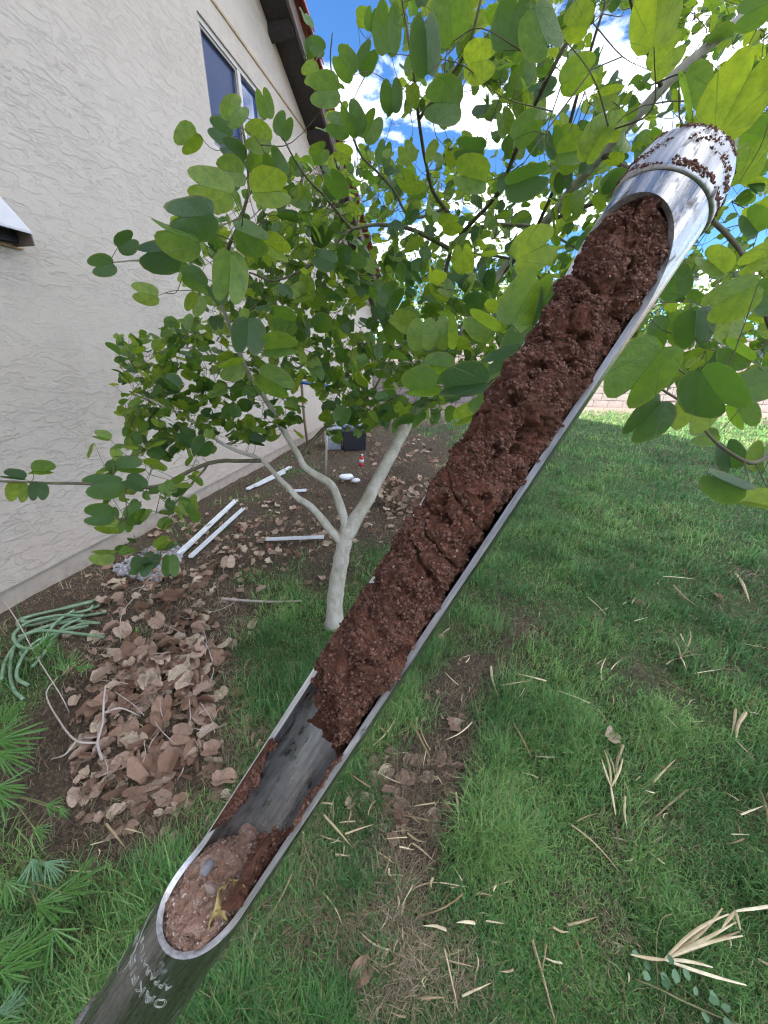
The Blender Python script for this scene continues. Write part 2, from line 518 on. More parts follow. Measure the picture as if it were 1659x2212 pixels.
M['pebble'] = simple('white_pebble', (0.10, 0.095, 0.10), (0.46, 0.45, 0.48), 45, 0.7)
M['far_bark'] = simple('far_bark', (0.12, 0.09, 0.06), (0.18, 0.14, 0.09), 6, 0.9)

# --- steel of the probe
def make_steel(name, dirt, dark, soft=0.03, rbase=0.13):
    m, t, b, o = mat(name)
    v = objco(t)
    mp = nd(t, 'ShaderNodeMapping', inp={'Scale': (1, 1, 0.06)}); t.links.new(v, mp.inputs['Vector'])
    scr = noise(t, 900, 4, 0.7, mp.outputs[0])
    mp2 = nd(t, 'ShaderNodeMapping', inp={'Scale': (1, 1, 0.35)}); t.links.new(v, mp2.inputs['Vector'])
    d1 = noise(t, 330, 6, 0.65, mp2.outputs[0], 0.3)
    d2 = noise(t, 75, 3, 0.6, v)
    dm = math_n(t, 'ADD', math_n(t, 'MULTIPLY', d1.outputs['Fac'], 0.6), math_n(t, 'MULTIPLY', d2.outputs['Fac'], 0.4))
    dirtm = nd(t, 'ShaderNodeMapRange', inp={1: 0.62 - dirt - soft * .5, 2: 0.66 - dirt + soft}); t.links.new(dm, dirtm.inputs[0])
    st = ramp(t, scr.outputs['Fac'], [(0.3, tuple(0.42 * dark for _ in range(3))), (0.55, tuple(0.66 * dark for _ in range(3))), (0.75, tuple(0.8 * dark for _ in range(3)))])
    col = mix_rgb(t, dirtm.outputs[0], st.outputs[0], (0.055, 0.032, 0.022))
    t.links.new(col, b.inputs['Base Color'])
    met = math_n(t, 'SUBTRACT', 1.0, dirtm.outputs[0], True)
    t.links.new(met, b.inputs['Metallic'])
    ro = math_n(t, 'ADD', math_n(t, 'MULTIPLY', dirtm.outputs[0], 0.5), math_n(t, 'ADD', math_n(t, 'MULTIPLY', scr.outputs['Fac'], 0.30), rbase))
    t.links.new(ro, b.inputs['Roughness'])
    h = math_n(t, 'ADD', scr.outputs['Fac'], math_n(t, 'MULTIPLY', dirtm.outputs[0], 1.5))
    bump(t, b, h, 0.25, 0.0003)
    return m
M['steel'] = make_steel('tube_steel', 0.03, 0.52)
M['steel_tip'] = make_steel('tip_steel', 0.06, 0.66, 0.05, 0.25)
M['steel_in'] = make_steel('tube_inside', 0.07, 0.56, 0.26, 0.10)
M['steel_rim'] = make_steel('rim_steel', -0.02, 1.0, 0.03, 0.4)  # brighter copy of the tube steel; light on the rim is in the colour
M['etch'] = simple('etched_line', (0.5, 0.49, 0.44), (0.66, 0.65, 0.6), 400, 0.5, metal=0.4)

def make_soil(name, stops, grains, gcol):
    m, t, b, o = mat(name)
    v = objco(t)
    n1 = noise(t, 260, 6, 0.7, v)
    n2 = noise(t, 45, 4, 0.6, v)
    r = ramp(t, n1.outputs['Fac'], stops)
    lg = nd(t, 'ShaderNodeMapRange', inp={1: 0.38, 2: 0.68}); t.links.new(n2.outputs['Fac'], lg.inputs[0])
    col = mix_rgb(t, math_n(t, 'MULTIPLY', lg.outputs[0], 0.75), r.outputs[0], mix_rgb(t, 0.45, r.outputs[0], tuple(c * w for c, w in zip(stops[-1][1], (0.95, 0.72, 0.6)))))
    n4 = noise(t, 95, 4, 0.6, v)
    lg2 = nd(t, 'ShaderNodeMapRange', inp={1: 0.56, 2: 0.74}); t.links.new(n4.outputs['Fac'], lg2.inputs[0])
    col = mix_rgb(t, math_n(t, 'MULTIPLY', lg2.outputs[0], 0.5), col, tuple(c * w for c, w in zip(stops[-1][1], (1.1, 1.25, 1.4))))
    vo = nd(t, 'ShaderNodeTexVoronoi', inp={'Scale': 1700}); t.links.new(v, vo.inputs['Vector'])
    gs = nd(t, 'ShaderNodeSeparateColor'); t.links.new(vo.outputs['Color'], gs.inputs[0])
    g = math_n(t, 'GREATER_THAN', gs.outputs[0], grains)
    col = mix_rgb(t, g, col, gcol)
    t.links.new(col, b.inputs['Base Color'])
    b.inputs['Roughness'].default_value = 0.9
    b.inputs['Specular IOR Level'].default_value = 0.25
    n3 = noise(t, 1100, 4, 0.7, v)
    bump(t, b, math_n(t, 'ADD', n3.outputs['Fac'], n1.outputs['Fac']), 1.0, 0.0011)
    return m
M['soil'] = make_soil('red_brown_soil', [(0.25, (0.024, 0.0095, 0.006)), (0.5, (0.082, 0.033, 0.020)), (0.78, (0.195, 0.088, 0.055))], 0.9975, (0.36, 0.25, 0.2))
M['soil_tan'] = make_soil('gritty_tan_soil', [(0.25, (0.13, 0.07, 0.045)), (0.5, (0.34, 0.21, 0.15)), (0.75, (0.50, 0.36, 0.29))], 0.955, (0.62, 0.53, 0.47))
M['crumb'] = simple('soil_crumb', (0.030, 0.012, 0.008), (0.215, 0.104, 0.070), 700, 0.9)
M['scrap'] = simple('yellow_scrap', (0.22, 0.15, 0.05), (0.46, 0.36, 0.15), 300, 0.55)
M['pebble_grey'] = simple('grey_pebble', (0.16, 0.155, 0.165), (0.26, 0.25, 0.26), 300, 0.7)
M['pebble_brown'] = simple('brown_pebble', (0.22, 0.15, 0.12), (0.34, 0.26, 0.22), 300, 0.8)

# ================================================================== ground sheet
def axis(lo, hi, fine_lo, fine_hi, step):
    f = np.arange(fine_lo, fine_hi + 1e-6, step)
    a = fine_lo - np.geomspace(step * 2, fine_lo - lo, 14)[::-1]
    b_ = fine_hi + np.geomspace(step * 2, hi - fine_hi, 14)
    return np.concatenate([a, f, b_])

MOUNDS = [(*ground(900, 1045)[:2], .55, .26), (*ground(340, 1400)[:2], .34, .10)]
def gz(x, y):
    x = np.asarray(x, float); y = np.asarray(y, float)
    P = np.stack([x, y, np.zeros_like(x)], -1)
    near = np.clip(1.2 - np.hypot(x, y - 3) / 12, 0, 1)
    z = near * (0.030 * fbm(P * 1.3, 3, 5) + 0.010 * fbm(P * 9, 2, 9))
    for (mx_, my_, mr_, mh_) in MOUNDS: z = z + mh_ * np.exp(-((x - mx_) ** 2 + (y - my_) ** 2) / mr_ ** 2)
    return z

gx = axis(-300, 300, -3.5, 6.5, 0.06)
gy = axis(-300, 400, -1.0, 9.0, 0.06)
GX, GY = np.meshgrid(gx, gy)
GV = np.stack([GX, GY, gz(GX, GY)], -1).reshape(-1, 3)
nx, ny = len(gx), len(gy)
ii = (np.arange(ny - 1)[:, None] * nx + np.arange(nx - 1)[None, :]).ravel()
GF = np.stack([ii, ii + 1, ii + nx + 1, ii + nx], 1)
g_o = link('ground', new_mesh('ground', GV, GF, True), M['ground'])
tag(g_o, kind='structure')

# ================================================================== house
S = 1659 / 2500.0
p1 = ground(188 * S, 1895 * S); p2 = ground(844 * S, 1525 * S)
ud = (p2 - p1); ud[2] = 0; ud /= np.linalg.norm(ud)
nn = np.array([ud[1], -ud[0], 0])                      # outwards, to the lawn
u_org = p1 - ud * np.dot(p1, ud)                       # u = 0 abreast of the camera
WM = Matrix(((ud[0], nn[0], 0, u_org[0]), (ud[1], nn[1], 0, u_org[1]), (0, 0, 1, 0), (0, 0, 0, 1)))   # local x = along wall, y = out, z = up

def wall(x, y, off=0.0):
    """(u, z) where the line of sight meets the wall, pushed out by off"""
    r = ray(x, y)
    t = np.dot(u_org + nn * off - CAM, nn) / np.dot(r, nn)
    P = CAM + t * r
    return float(np.dot(P - u_org, ud)), float(P[2])

def ws(x, y, off=0.0): return wall(x * S, y * S, off)

ua, za = ws(844, 0); ub, zb = ws(1085, 663)
slope = (za - zb) / (ub - ua)
def rake(u): return za - slope * (u - ua)
U0, U1, UPK = -9.5, 12.3, 1.3
ZPK = rake(UPK)
def top(u): return rake(u) if u >= UPK else ZPK - slope * (UPK - u)
w_l, w_t = ws(640, 30); _, w_b = ws(701, 482)
w_r = ws(852, 305)[0]
w_m = ws(776, 215)[0]
house = empty('house')
house.matrix_world = WM
tag(house, 'cream stucco house with dark eaves and red tile roof along the left', 'house')

def front_wall():
    b = MB()
    z0 = 0.13
    def poly(pts): 
        b.add([(p[0], 0, p[1]) for p in pts], [tuple(range(len(pts)))])
    poly([(U0, z0), (w_l, z0), (w_l, top(w_l)), (UPK, ZPK), (U0, top(U0))] if w_l > UPK else [(U0, z0), (w_l, z0), (w_l, top(w_l)), (U0, top(U0))])
    poly([(w_l, z0), (w_r, z0), (w_r, w_b), (w_l, w_b)])
    poly([(w_l, w_t), (w_r, w_t), (w_r, top(w_r)), (w_l, top(w_l))])
    poly([(w_r, z0), (U1, z0), (U1, top(U1)), (w_r, top(w_r))])
    d = -0.09
    for (a, c) in (((w_l, w_b), (w_r, w_b)), ((w_r, w_b), (w_r, w_t)), ((w_r, w_t), (w_l, w_t)), ((w_l, w_t), (w_l, w_b))):
        b.add([(a[0], 0, a[1]), (c[0], 0, c[1]), (c[0], d, c[1]), (a[0], d, a[1])], [(0, 1, 2, 3)])
    # underside lip, far end, back
    b.add([(U0, 0, z0), (U1, 0, z0), (U1, -0.03, z0), (U0, -0.03, z0)], [(0, 1, 2, 3)])
    D = -9.0
    b.add([(U1, 0, z0), (U1, D, z0), (U1, D, top(U1)), (U1, 0, top(U1))], [(0, 1, 2, 3)])
    b.add([(U0, 0, z0), (U0, D, z0), (U0, D, top(U0)), (U0, 0, top(U0))], [(0, 1, 2, 3)])
    b.add([(U0, D, z0), (U1, D, z0), (U1, D, top(U1)), (UPK, D, ZPK), (U0, D, top(U0))], [(0, 1, 2, 3, 4)])
    return b.build('wall', M['stucco'], house)
front_wall()
b = MB(); b.box((U0, -9, -0.3), (U1, -0.018, 0.128)); b.build('foundation', M['concrete'], house)
# trim line
tu, tz = ws(689, 0)
b = MB(); b.box((U0 + 0.02, 0.001, tz - 0.012), (min(U1, ua + (za - tz) / slope) - 0.06, 0.012, tz + 0.012)); b.build('trim_strip', M['trim'], house)

# window
win = link('window', None, None, house)
def frame_part(name, mt, ux0, ux1, z0, z1, w, y0, y1, par):
    b = MB()
    b.box((ux0, y0, z0), (ux1, y1, z0 + w)); b.box((ux0, y0, z1 - w), (ux1, y1, z1))
    b.box((ux0, y0 + 0.001, z0 + w), (ux0 + w, y1 - 0.001, z1 - w)); b.box((ux1 - w, y0 + 0.001, z0 + w), (ux1, y1 - 0.001, z1 - w))
    return b.build(name, mt, par)
frame_part('frame', M['frame_light'], w_l, w_r, w_b, w_t, 0.045, -0.085, -0.02, win)
frame_part('sash', M['frame'], w_l + 0.047, w_m, w_b + 0.047, w_t - 0.047, 0.03, -0.08, -0.03, win)
b = MB(); b.box((w_m + 0.002, -0.083, w_b + 0.046), (w_m + 0.07, -0.022, w_t - 0.046)); b.build('mullion', M['frame_light'], win)
b = MB(); b.box((w_l + 0.07, -0.066, w_b + 0.07), (w_m - 0.025, -0.06, w_t - 0.07)); b.build('pane', M['screen'], win)
b = MB(); b.box((w_m + 0.068, -0.07, w_b + 0.04), (w_r - 0.04, -0.064, w_t - 0.04)); b.build('pane', M['pane'], win)

# overhang: distance found from where the fascia's lower edge shows in the photograph
best = None
for oo in np.arange(0.1, 1.2, 0.005):
    u_, z_ = ws(928, 0, oo)
    e = abs(z_ - rake(u_))
    if best is None or e < best[0]: best = (e, oo)
OV = best[1]
UE = U1 + 0.55
def slope_slab(name, mt, y0, y1, t0, t1, ua_, ub_, par=house, side=1):
    """slab following one roof slope between offsets t0..t1 above the soffit line"""
    b = MB()
    V = []
    for y in (y0, y1):
        for tt in (t0, t1):
            for u in (ua_, ub_): V.append((u, y, top(u) + tt))
    b.add(V, [(0, 1, 3, 2), (4, 6, 7, 5), (0, 4, 5, 1), (2, 3, 7, 6), (0, 2, 6, 4), (1, 5, 7, 3)])
    return b.build(name, mt, par)
for (a_, c_) in ((UPK, UE), (U0 - 0.5, UPK - 0.002)):
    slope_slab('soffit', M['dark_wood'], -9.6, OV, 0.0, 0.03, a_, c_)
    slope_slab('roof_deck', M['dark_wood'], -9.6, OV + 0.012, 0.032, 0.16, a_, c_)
    slope_slab('fascia', M['fascia'], OV + 0.014, OV + 0.05, -0.035, 0.155, a_, c_)
# outlookers under the rake
u = UE - 0.3
while u > U0:
    b = MB()
    w = 0.05
    b.add([(u - w, 0.0, top(u - w) - 0.11), (u + w, 0.0, top(u + w) - 0.11), (u + w, OV, top(u + w) - 0.075), (u - w, OV, top(u - w) - 0.075),
           (u - w, 0.0, top(u - w) - 0.002), (u + w, 0.0, top(u + w) - 0.002), (u + w, OV, top(u + w) - 0.002), (u - w, OV, top(u - w) - 0.002)],
          [(0, 3, 2, 1), (4, 5, 6, 7), (0, 1, 5, 4), (1, 2, 6, 5), (2, 3, 7, 6), (3, 0, 4, 7)])
    b.build('outlooker', M['dark_wood'], house)
    u -= 1.22
# clay tiles: barrels lapping down the slope, three columns at the rake
def tile_mesh():
    k = 9; r0, r1, ln = 0.125, 0.10, 0.43
    V = []; F = []
    for (x, rr) in ((0, r1), (ln, r0)):
        for th in (0.0, 0.016):
            for i in range(k):
                a = math.pi * i / (k - 1)
                V.append((x, (rr - th) * math.cos(a), (rr - th) * math.sin(a)))
    for i in range(k - 1):
        F += [(i, i + 1, 2*k + i + 1, 2*k + i), (k + i, 3*k + i, 3*k + i + 1, k + i + 1), (i, k + i, k + i + 1, i + 1), (2*k + i, 2*k + i + 1, 3*k + i + 1, 3*k + i)]
    F += [(0, 2*k, 3*k, k), (k - 1, 2*k - 1, 4*k - 1, 3*k - 1)]
    return new_mesh('tile', V, F, False)
tm = tile_mesh(); tm.materials.append(M['tile'])
sl_a = math.atan(slope)
cnt = int((UE - UPK) / (0.37 * math.cos(sl_a))) + 1
for col_i in range(3):
    for r_i in range(cnt):
        u = UPK + r_i * 0.37 * math.cos(sl_a)
        if u > UE: break
        o = link('tile', tm, None, house)
        o.location = (u, OV + 0.055 - col_i * 0.24, top(u) + 0.165 + 0.028)
        o.rotation_euler = (random.uniform(-.03, .03), sl_a - 0.045 + random.uniform(-.01, .01), random.uniform(-.02, .02))
slope_slab('tile_field', M['tile'], -9.6, OV - 0.57, 0.165, 0.26, UPK, UE)
slope_slab('tile_field', M['tile'], -9.6, OV + 0.03, 0.165, 0.26, U0 - 0.5, UPK - 0.003)

# wall hood at the left margin
hu1, hz1 = wall(66, 492, 0.15)
hu0, hz0 = wall(-90, 455)
_, hb = wall(52, 522)
hood = link('vent_hood', None, None, house)
dpt = 0.15
zt_h = hz1 + 0.16
b = MB()
b.add([(hu0, 0.002, zt_h), (hu1, 0.002, zt_h), (hu1, dpt, hz1 - 0.02), (hu0, dpt, hz1 - 0.02),
       (hu0, 0.002, zt_h - 0.012), (hu1, 0.002, zt_h - 0.012), (hu1, dpt, hz1 - 0.032), (hu0, dpt, hz1 - 0.032)],
      [(0, 3, 2, 1), (4, 5, 6, 7), (0, 1, 5, 4), (1, 2, 6, 5), (2, 3, 7, 6), (3, 0, 4, 7)])
b.build('hood_top', M['white_metal'], hood)
for uu in (hu0, hu1 - 0.008):
    b = MB()
    b.add([(uu, 0.003, zt_h - 0.014), (uu, dpt - 0.004, hz1 - 0.034), (uu, dpt - 0.004, hz1 - 0.09), (uu, 0.003, hz1 - 0.09),
           (uu + 0.008, 0.003, zt_h - 0.014), (uu + 0.008, dpt - 0.004, hz1 - 0.034), (uu + 0.008, dpt - 0.004, hz1 - 0.09), (uu + 0.008, 0.003, hz1 - 0.09)],
          [(0, 1, 2, 3), (7, 6, 5, 4), (0, 4, 5, 1), (1, 5, 6, 2), (2, 6, 7, 3), (3, 7, 4, 0)])
    b.build('hood_cheek', M['hood_brown'], hood)
b = MB(); b.box((hu0 + 0.01, 0.004, hz1 - 0.075), (hu1 - 0.01, 0.05, hz1 - 0.02)); b.build('opening_shade', M['black'], hood)  # black block added as the shade inside the hood's open underside
cu0, cz0 = wall(-60, 516); cu1, cz1 = wall(46, 538)
b = MB(); b.tube([(cu0, 0.012, cz1), (cu1, 0.012, cz1)], 0.007, 8); b.build('conduit', M['trim'], house, True)

# ================================================================== leaf meshes
def leaf_mesh(name, fold, curl, cup, var=0.0, dry=False, rows=4):
    """two-lobed leaf, length 1 along +y, petiole at the origin"""
    half = np.array([(0.0, 0.0), (0.16, -0.07), (0.33, -0.03), (0.455, 0.12), (0.515, 0.33), (0.505, 0.55), (0.44, 0.77), (0.335, 0.93), (0.215, 0.985), (0.105, 0.93), (0.035, 0.81), (0.0, 0.71)])
    mid = np.array([(0, y) for y in np.linspace(0, 0.71, len(half))])
    V = []; F = []; UV = []; RIM = []
    n = len(half)
    rr = np.linspace(0, 1, rows)[:]
    rs = random.Random(int(abs(fold) * 1000) + int(abs(curl) * 170) + len(name) * 31)
    ph = rs.uniform(0, 6)
    for side in (1, -1):
        off = len(V)
        fs = fold * (1 + 0.25 * rs.uniform(-1, 1))
        for r_ in rr:
            for i in range(n):
                x, y = mid[i] * (1 - r_) + half[i] * r_
                UV.append((x * side, y)); RIM.append(float(r_))
                wv = ((0.075 * math.sin(11 * y + ph + side) + 0.05 * math.sin(23 * y + 2 * ph)) if dry else (0.024 * math.sin(8 * y + ph + side) + 0.012 * math.sin(19 * y + ph))) * r_ * r_
                z = x * math.sin(fs) + cup * x * x + wv
                xx = x * math.cos(fs)
                zz_ = z - curl * (y - 0.3) ** 2 * (1 if y > 0.3 else 0.3)
                V.append((xx * side, y, zz_))
        for a in range(len(rr) - 1):
            for i in range(n - 1):
                q = (off + a*n + i, off + a*n + i + 1, off + (a+1)*n + i + 1, off + (a+1)*n + i)
                F.append(q if side < 0 else q[::-1])
    # drop degenerate quads
    Va = np.array(V); F2 = []
    for f in F:
        u_ = []
        for k in f:
            if not any(np.allclose(Va[k], Va[j], atol=1e-5) for j in u_): u_.append(k)
        if len(u_) >= 3: F2.append(tuple(u_))
    me = bpy.data.meshes.new(name)
    me.from_pydata(V, [], F2); me.update()
    ra = me.attributes.new('rim', 'FLOAT', 'POINT'); ra.data.foreach_set('value', np.array(RIM, np.float32))
    uvl = me.uv_layers.new(name='UVMap')
    for lp in me.loops: uvl.data[lp.index].uv = UV[lp.vertex_index]
    me.polygons.foreach_set('use_smooth', np.ones(len(me.polygons), bool))
    return me
LEAF_SHAPES = ((6, .12, .1), (16, .2, -.05), (28, .1, .1), (42, .25, 0), (62, .1, -.2), (-10, .15, .15), (10, .5, .35), (20, -.25, .4), (34, .45, -.35))
LEAF = [leaf_mesh('leaf', R(a), c, k, rows=4) for a, c, k in LEAF_SHAPES]
for l_ in LEAF: l_.materials.append(M['leaf'])
DRY = [leaf_mesh('dry_leaf', R(a), c, k, dry=True, rows=3) for a, c, k in ((12, .45, .35), (38, .3, -.3), (66, .4, -.1), (24, -.4, .45))]
for l_ in DRY: l_.materials.append(M['dry_leaf'])

def mesh_arrays(me):
    V = np.empty(len(me.vertices) * 3, np.float32); me.vertices.foreach_get('co', V)
    uv = [tuple(d.uv) for d in me.uv_layers[0].data]
    return V.reshape(-1, 3), [tuple(p.vertices) for p in me.polygons], uv

def merge_instances(name, meshes, mats_idx, mt, parent=None, vars_=None):
    """many copies of small meshes in ONE mesh, with a per-copy random 'var' and the UVs kept"""
    arr = [mesh_arrays(m_) for m_ in meshes]
    VV = []; FV = []; UVs = []; FT = []; VAR = []; n0 = 0
    for (k, Mx), vr in zip(mats_idx, vars_):
        V, F, uv = arr[k]
        W = V @ Mx[:3, :3].T + Mx[:3, 3]
        VV.append(W)
        for f in F:
            FV.extend([i + n0 for i in f]); FT.append(len(f))
        UVs.append(np.array(uv, np.float32)); VAR.append(np.full(len(V), vr, np.float32)); n0 += len(V)
    me = bpy.data.meshes.new(name)
    V = np.concatenate(VV).astype(np.float32); FT = np.array(FT, np.int32)
    me.vertices.add(len(V)); me.vertices.foreach_set('co', V.ravel())
    me.loops.add(len(FV)); me.loops.foreach_set('vertex_index', np.array(FV, np.int32))
    me.polygons.add(len(FT))
    me.polygons.foreach_set('loop_start', np.concatenate([[0], np.cumsum(FT)[:-1]]).astype(np.int32))
    me.polygons.foreach_set('loop_total', FT)
    me.polygons.foreach_set('use_smooth', np.ones(len(FT), bool))
    me.update(calc_edges=True)
    ul = me.uv_layers.new(name='UVMap'); ul.data.foreach_set('uv', np.concatenate(UVs).ravel())
    at_ = me.attributes.new('var', 'FLOAT', 'POINT'); at_.data.foreach_set('value', np.concatenate(VAR))
    return link(name, me, mt, parent)

def frame_matrix(pos, ydir, normal, size):
    y = np.asarray(ydir, float); y /= np.linalg.norm(y)
    z = np.asarray(normal, float); z = z - y * np.dot(z, y); z /= np.linalg.norm(z) + 1e-9
    x = np.cross(y, z)
    Mx = np.eye(4)
    Mx[:3, 0] = x * size; Mx[:3, 1] = y * size; Mx[:3, 2] = z * size; Mx[:3, 3] = pos
    return Mx

# ================================================================== the tree
tree_base = ground(722, 1352)
dB = to_px(tree_base)[2]
tree = empty('orchid_tree', (tree_base[0], tree_base[1], 0))
tag(tree, 'small pale-barked tree with round two-lobed green leaves beside the house', 'tree')
TB = np.array([tree_base[0], tree_base[1], 0.0])
# trunk stands upright: depth of the fork from its height above the base
def up_at(x, y, base):
    """point on the line of sight at the base's distance ahead"""
    r = ray(x, y); t = (base[1] - CAM[1]) / r[1]
    return CAM + t * r
fork = up_at(752, 1140, TB)
dF = to_px(fork)[2]
branches = []   # (points, radii)
def br(nodes, r0, r1, sub=6, name='branch', mt='twig'):
    P = np.array([n_ if len(n_) == 3 and not isinstance(n_, tuple) else at(*n_) for n_ in nodes])
    C_ = spline(P, sub)
    wob = 0.006 * np.stack([fbm(C_ * 9 + k * 31, 2, k + 3) for k in range(3)], 1)
    wob[0] = 0
    C_ = C_ + wob
    rad = r0 + (r1 - r0) * np.linspace(0, 1, len(C_)) ** 0.8
    rad = rad * (1 + (0.10 if mt == 'bark' else 0.06) * fbm(C_ * 22, 2, 8))
    if name == 'trunk': rad = rad * (1 + 0.35 * np.exp(-np.maximum(C_[:, 2], 0) / 0.05))
    branches.append((C_, rad, name, mt))
    return C_
br([TB - np.array([0.0, 0, 0.1]), TB, up_at(724, 1290, TB), up_at(738, 1200, TB), fork], 0.054, 0.040, 8, 'trunk', 'bark')
Rl = br([fork - np.array([0.01, 0, 0.05]), (790, 1085, dF), (835, 1000, dF + .02), (872, 930, dF + .05), (905, 870, dF + .08), (985, 745, 2.1), (1055, 625, 1.9), (1180, 478, 1.6), (1300, 335, 1.3), (1430, 190, 1.12), (1600, 45, 1.0), (1720, -60, .95)], 0.040, 0.010, 8, 'branch', 'bark')
Bl = br([fork - np.array([0.0, 0, 0.06]), (735, 1090, dF - .02), (713, 1046, dF - .04), (661, 1013, dF - .06), (642, 979, dF - .08), (607, 919, 1.98), (577, 867, 1.9), (539, 808, 1.8), (510, 740, 1.62), (470, 645, 1.45), (400, 590, 1.3), (300, 562, 1.2), (225, 562, 1.12)], 0.026, 0.003, 7, 'branch', 'bark')
Al = br([fork - np.array([0.008, 0, 0.12]), (706, 1135, dF - .03), (676, 1098, dF - .06), (642, 1075, dF - .08), (604, 1036, dF - .1), (565, 995, 1.95), (480, 958, 1.9), (400, 900, 1.85), (290, 850, 1.8)], 0.026, 0.004, 7, 'branch', 'bark')
br([(652, 983, dF - .075), (690, 935, 2.05), (738, 897, 2.1), (800, 850, 2.2), (850, 760, 2.3)], 0.014, 0.005, 5)
br([(565, 995, 1.95), (450, 1000, 1.75), (340, 1050, 1.5), (200, 1045, 1.32), (90, 1042, 1.22), (-90, 1036, 1.1)], 0.011, 0.003)
br([(450, 1000, 1.75), (372, 1100, 1.55), (345, 1205, 1.45)], 0.006, 0.002)
br([(985, 745, 2.1), (955, 665, 1.95), (974, 540, 1.8), (994, 505, 1.7), (962, 450, 1.5), (930, 400, 1.35), (905, 258, 1.15), (888, 120, 1.0), (868, -20, .95)], 0.013, 0.003)
br([(994, 505, 1.7), (1020, 480, 1.6), (1078, 412, 1.4), (1120, 309, 1.2), (1178, 180, 1.0), (1235, 75, .92), (1280, -20, .85)], 0.010, 0.004)
br([(1055, 625, 1.9), (1130, 540, 1.7), (1195, 410, 1.4), (1230, 262, 1.2), (1265, 150, 1.1), (1308, 10, 1.0)], 0.010, 0.003)
br([(994, 505, 1.7), (1080, 483, 1.7), (1150, 492, 1.75), (1215, 520, 1.8), (1280, 560, 1.8)], 0.010, 0.004)
br([(974, 540, 1.8), (892, 496, 1.6), (830, 487, 1.5), (760, 498, 1.4), (690, 560, 1.35), (600, 605, 1.3), (540, 590, 1.2)], 0.010, 0.003)
br([(975, 556, 1.8), (1050, 550, 1.7), (1120, 565, 1.6), (1180, 610, 1.5)], 0.008, 0.003)
br([(470, 645, 1.45), (492, 545, 1.22), (520, 470, 1.1), (537, 400, 1.05), (530, 300, 1.0), (510, 230, .98)], 0.007, 0.002)
br([(760, 498, 1.4), (715, 440, 1.3), (655, 375, 1.2), (612, 300, 1.1)], 0.006, 0.002)
br([(905, 258, 1.15), (985, 150, 1.0), (1015, 95, .95), (1040, 0, .9)], 0.005, 0.003)
br([(962, 450, 1.5), (890, 470, 1.45), (845, 405, 1.4), (780, 330, 1.3), (745, 240, 1.2), (715, 150, 1.15), (718, 70, 1.1)], 0.006, 0.0016)
br([(1300, 335, 1.3), (1420, 400, 1.15), (1540, 480, 1.0), (1620, 590, .9), (1560, 670, .82), (1480, 730, .78)], 0.010, 0.003)
br([(1620, 590, .9), (1690, 760, .8), (1700, 920, .74), (1640, 1000, .70), (1560, 960, .72), (1480, 885, .74)], 0.007, 0.0025)
br([(1180, 478, 1.6), (1330, 420, 1.4), (1440, 340, 1.1), (1560, 250, .8), (1680, 150, .6)], 0.008, 0.003)
br([(1430, 190, 1.12), (1380, 60, .95), (1350, -40, .8)], 0.006, 0.003)
br([(985, 745, 2.1), (1090, 700, 2.0), (1200, 690, 1.8), (1300, 700, 1.6), (1400, 640, 1.4)], 0.009, 0.004)
br([(905, 870, dF + .08), (960, 860, 1.9), (1040, 850, 1.5), (1100, 830, 1.2)], 0.007, 0.003)
br([(850, 760, 2.3), (800, 640, 2.2), (760, 560, 2.1), (720, 480, 2.0)], 0.008, 0.003)

inv_t = np.array([TB[0], TB[1], 0.0])
for (C_, rad, name, mt) in branches:
    V, F = tube(C_ - inv_t, rad, 10 if rad.max() > 0.02 else 6)
    link(name, new_mesh(name, V, F, True), M[mt], tree)

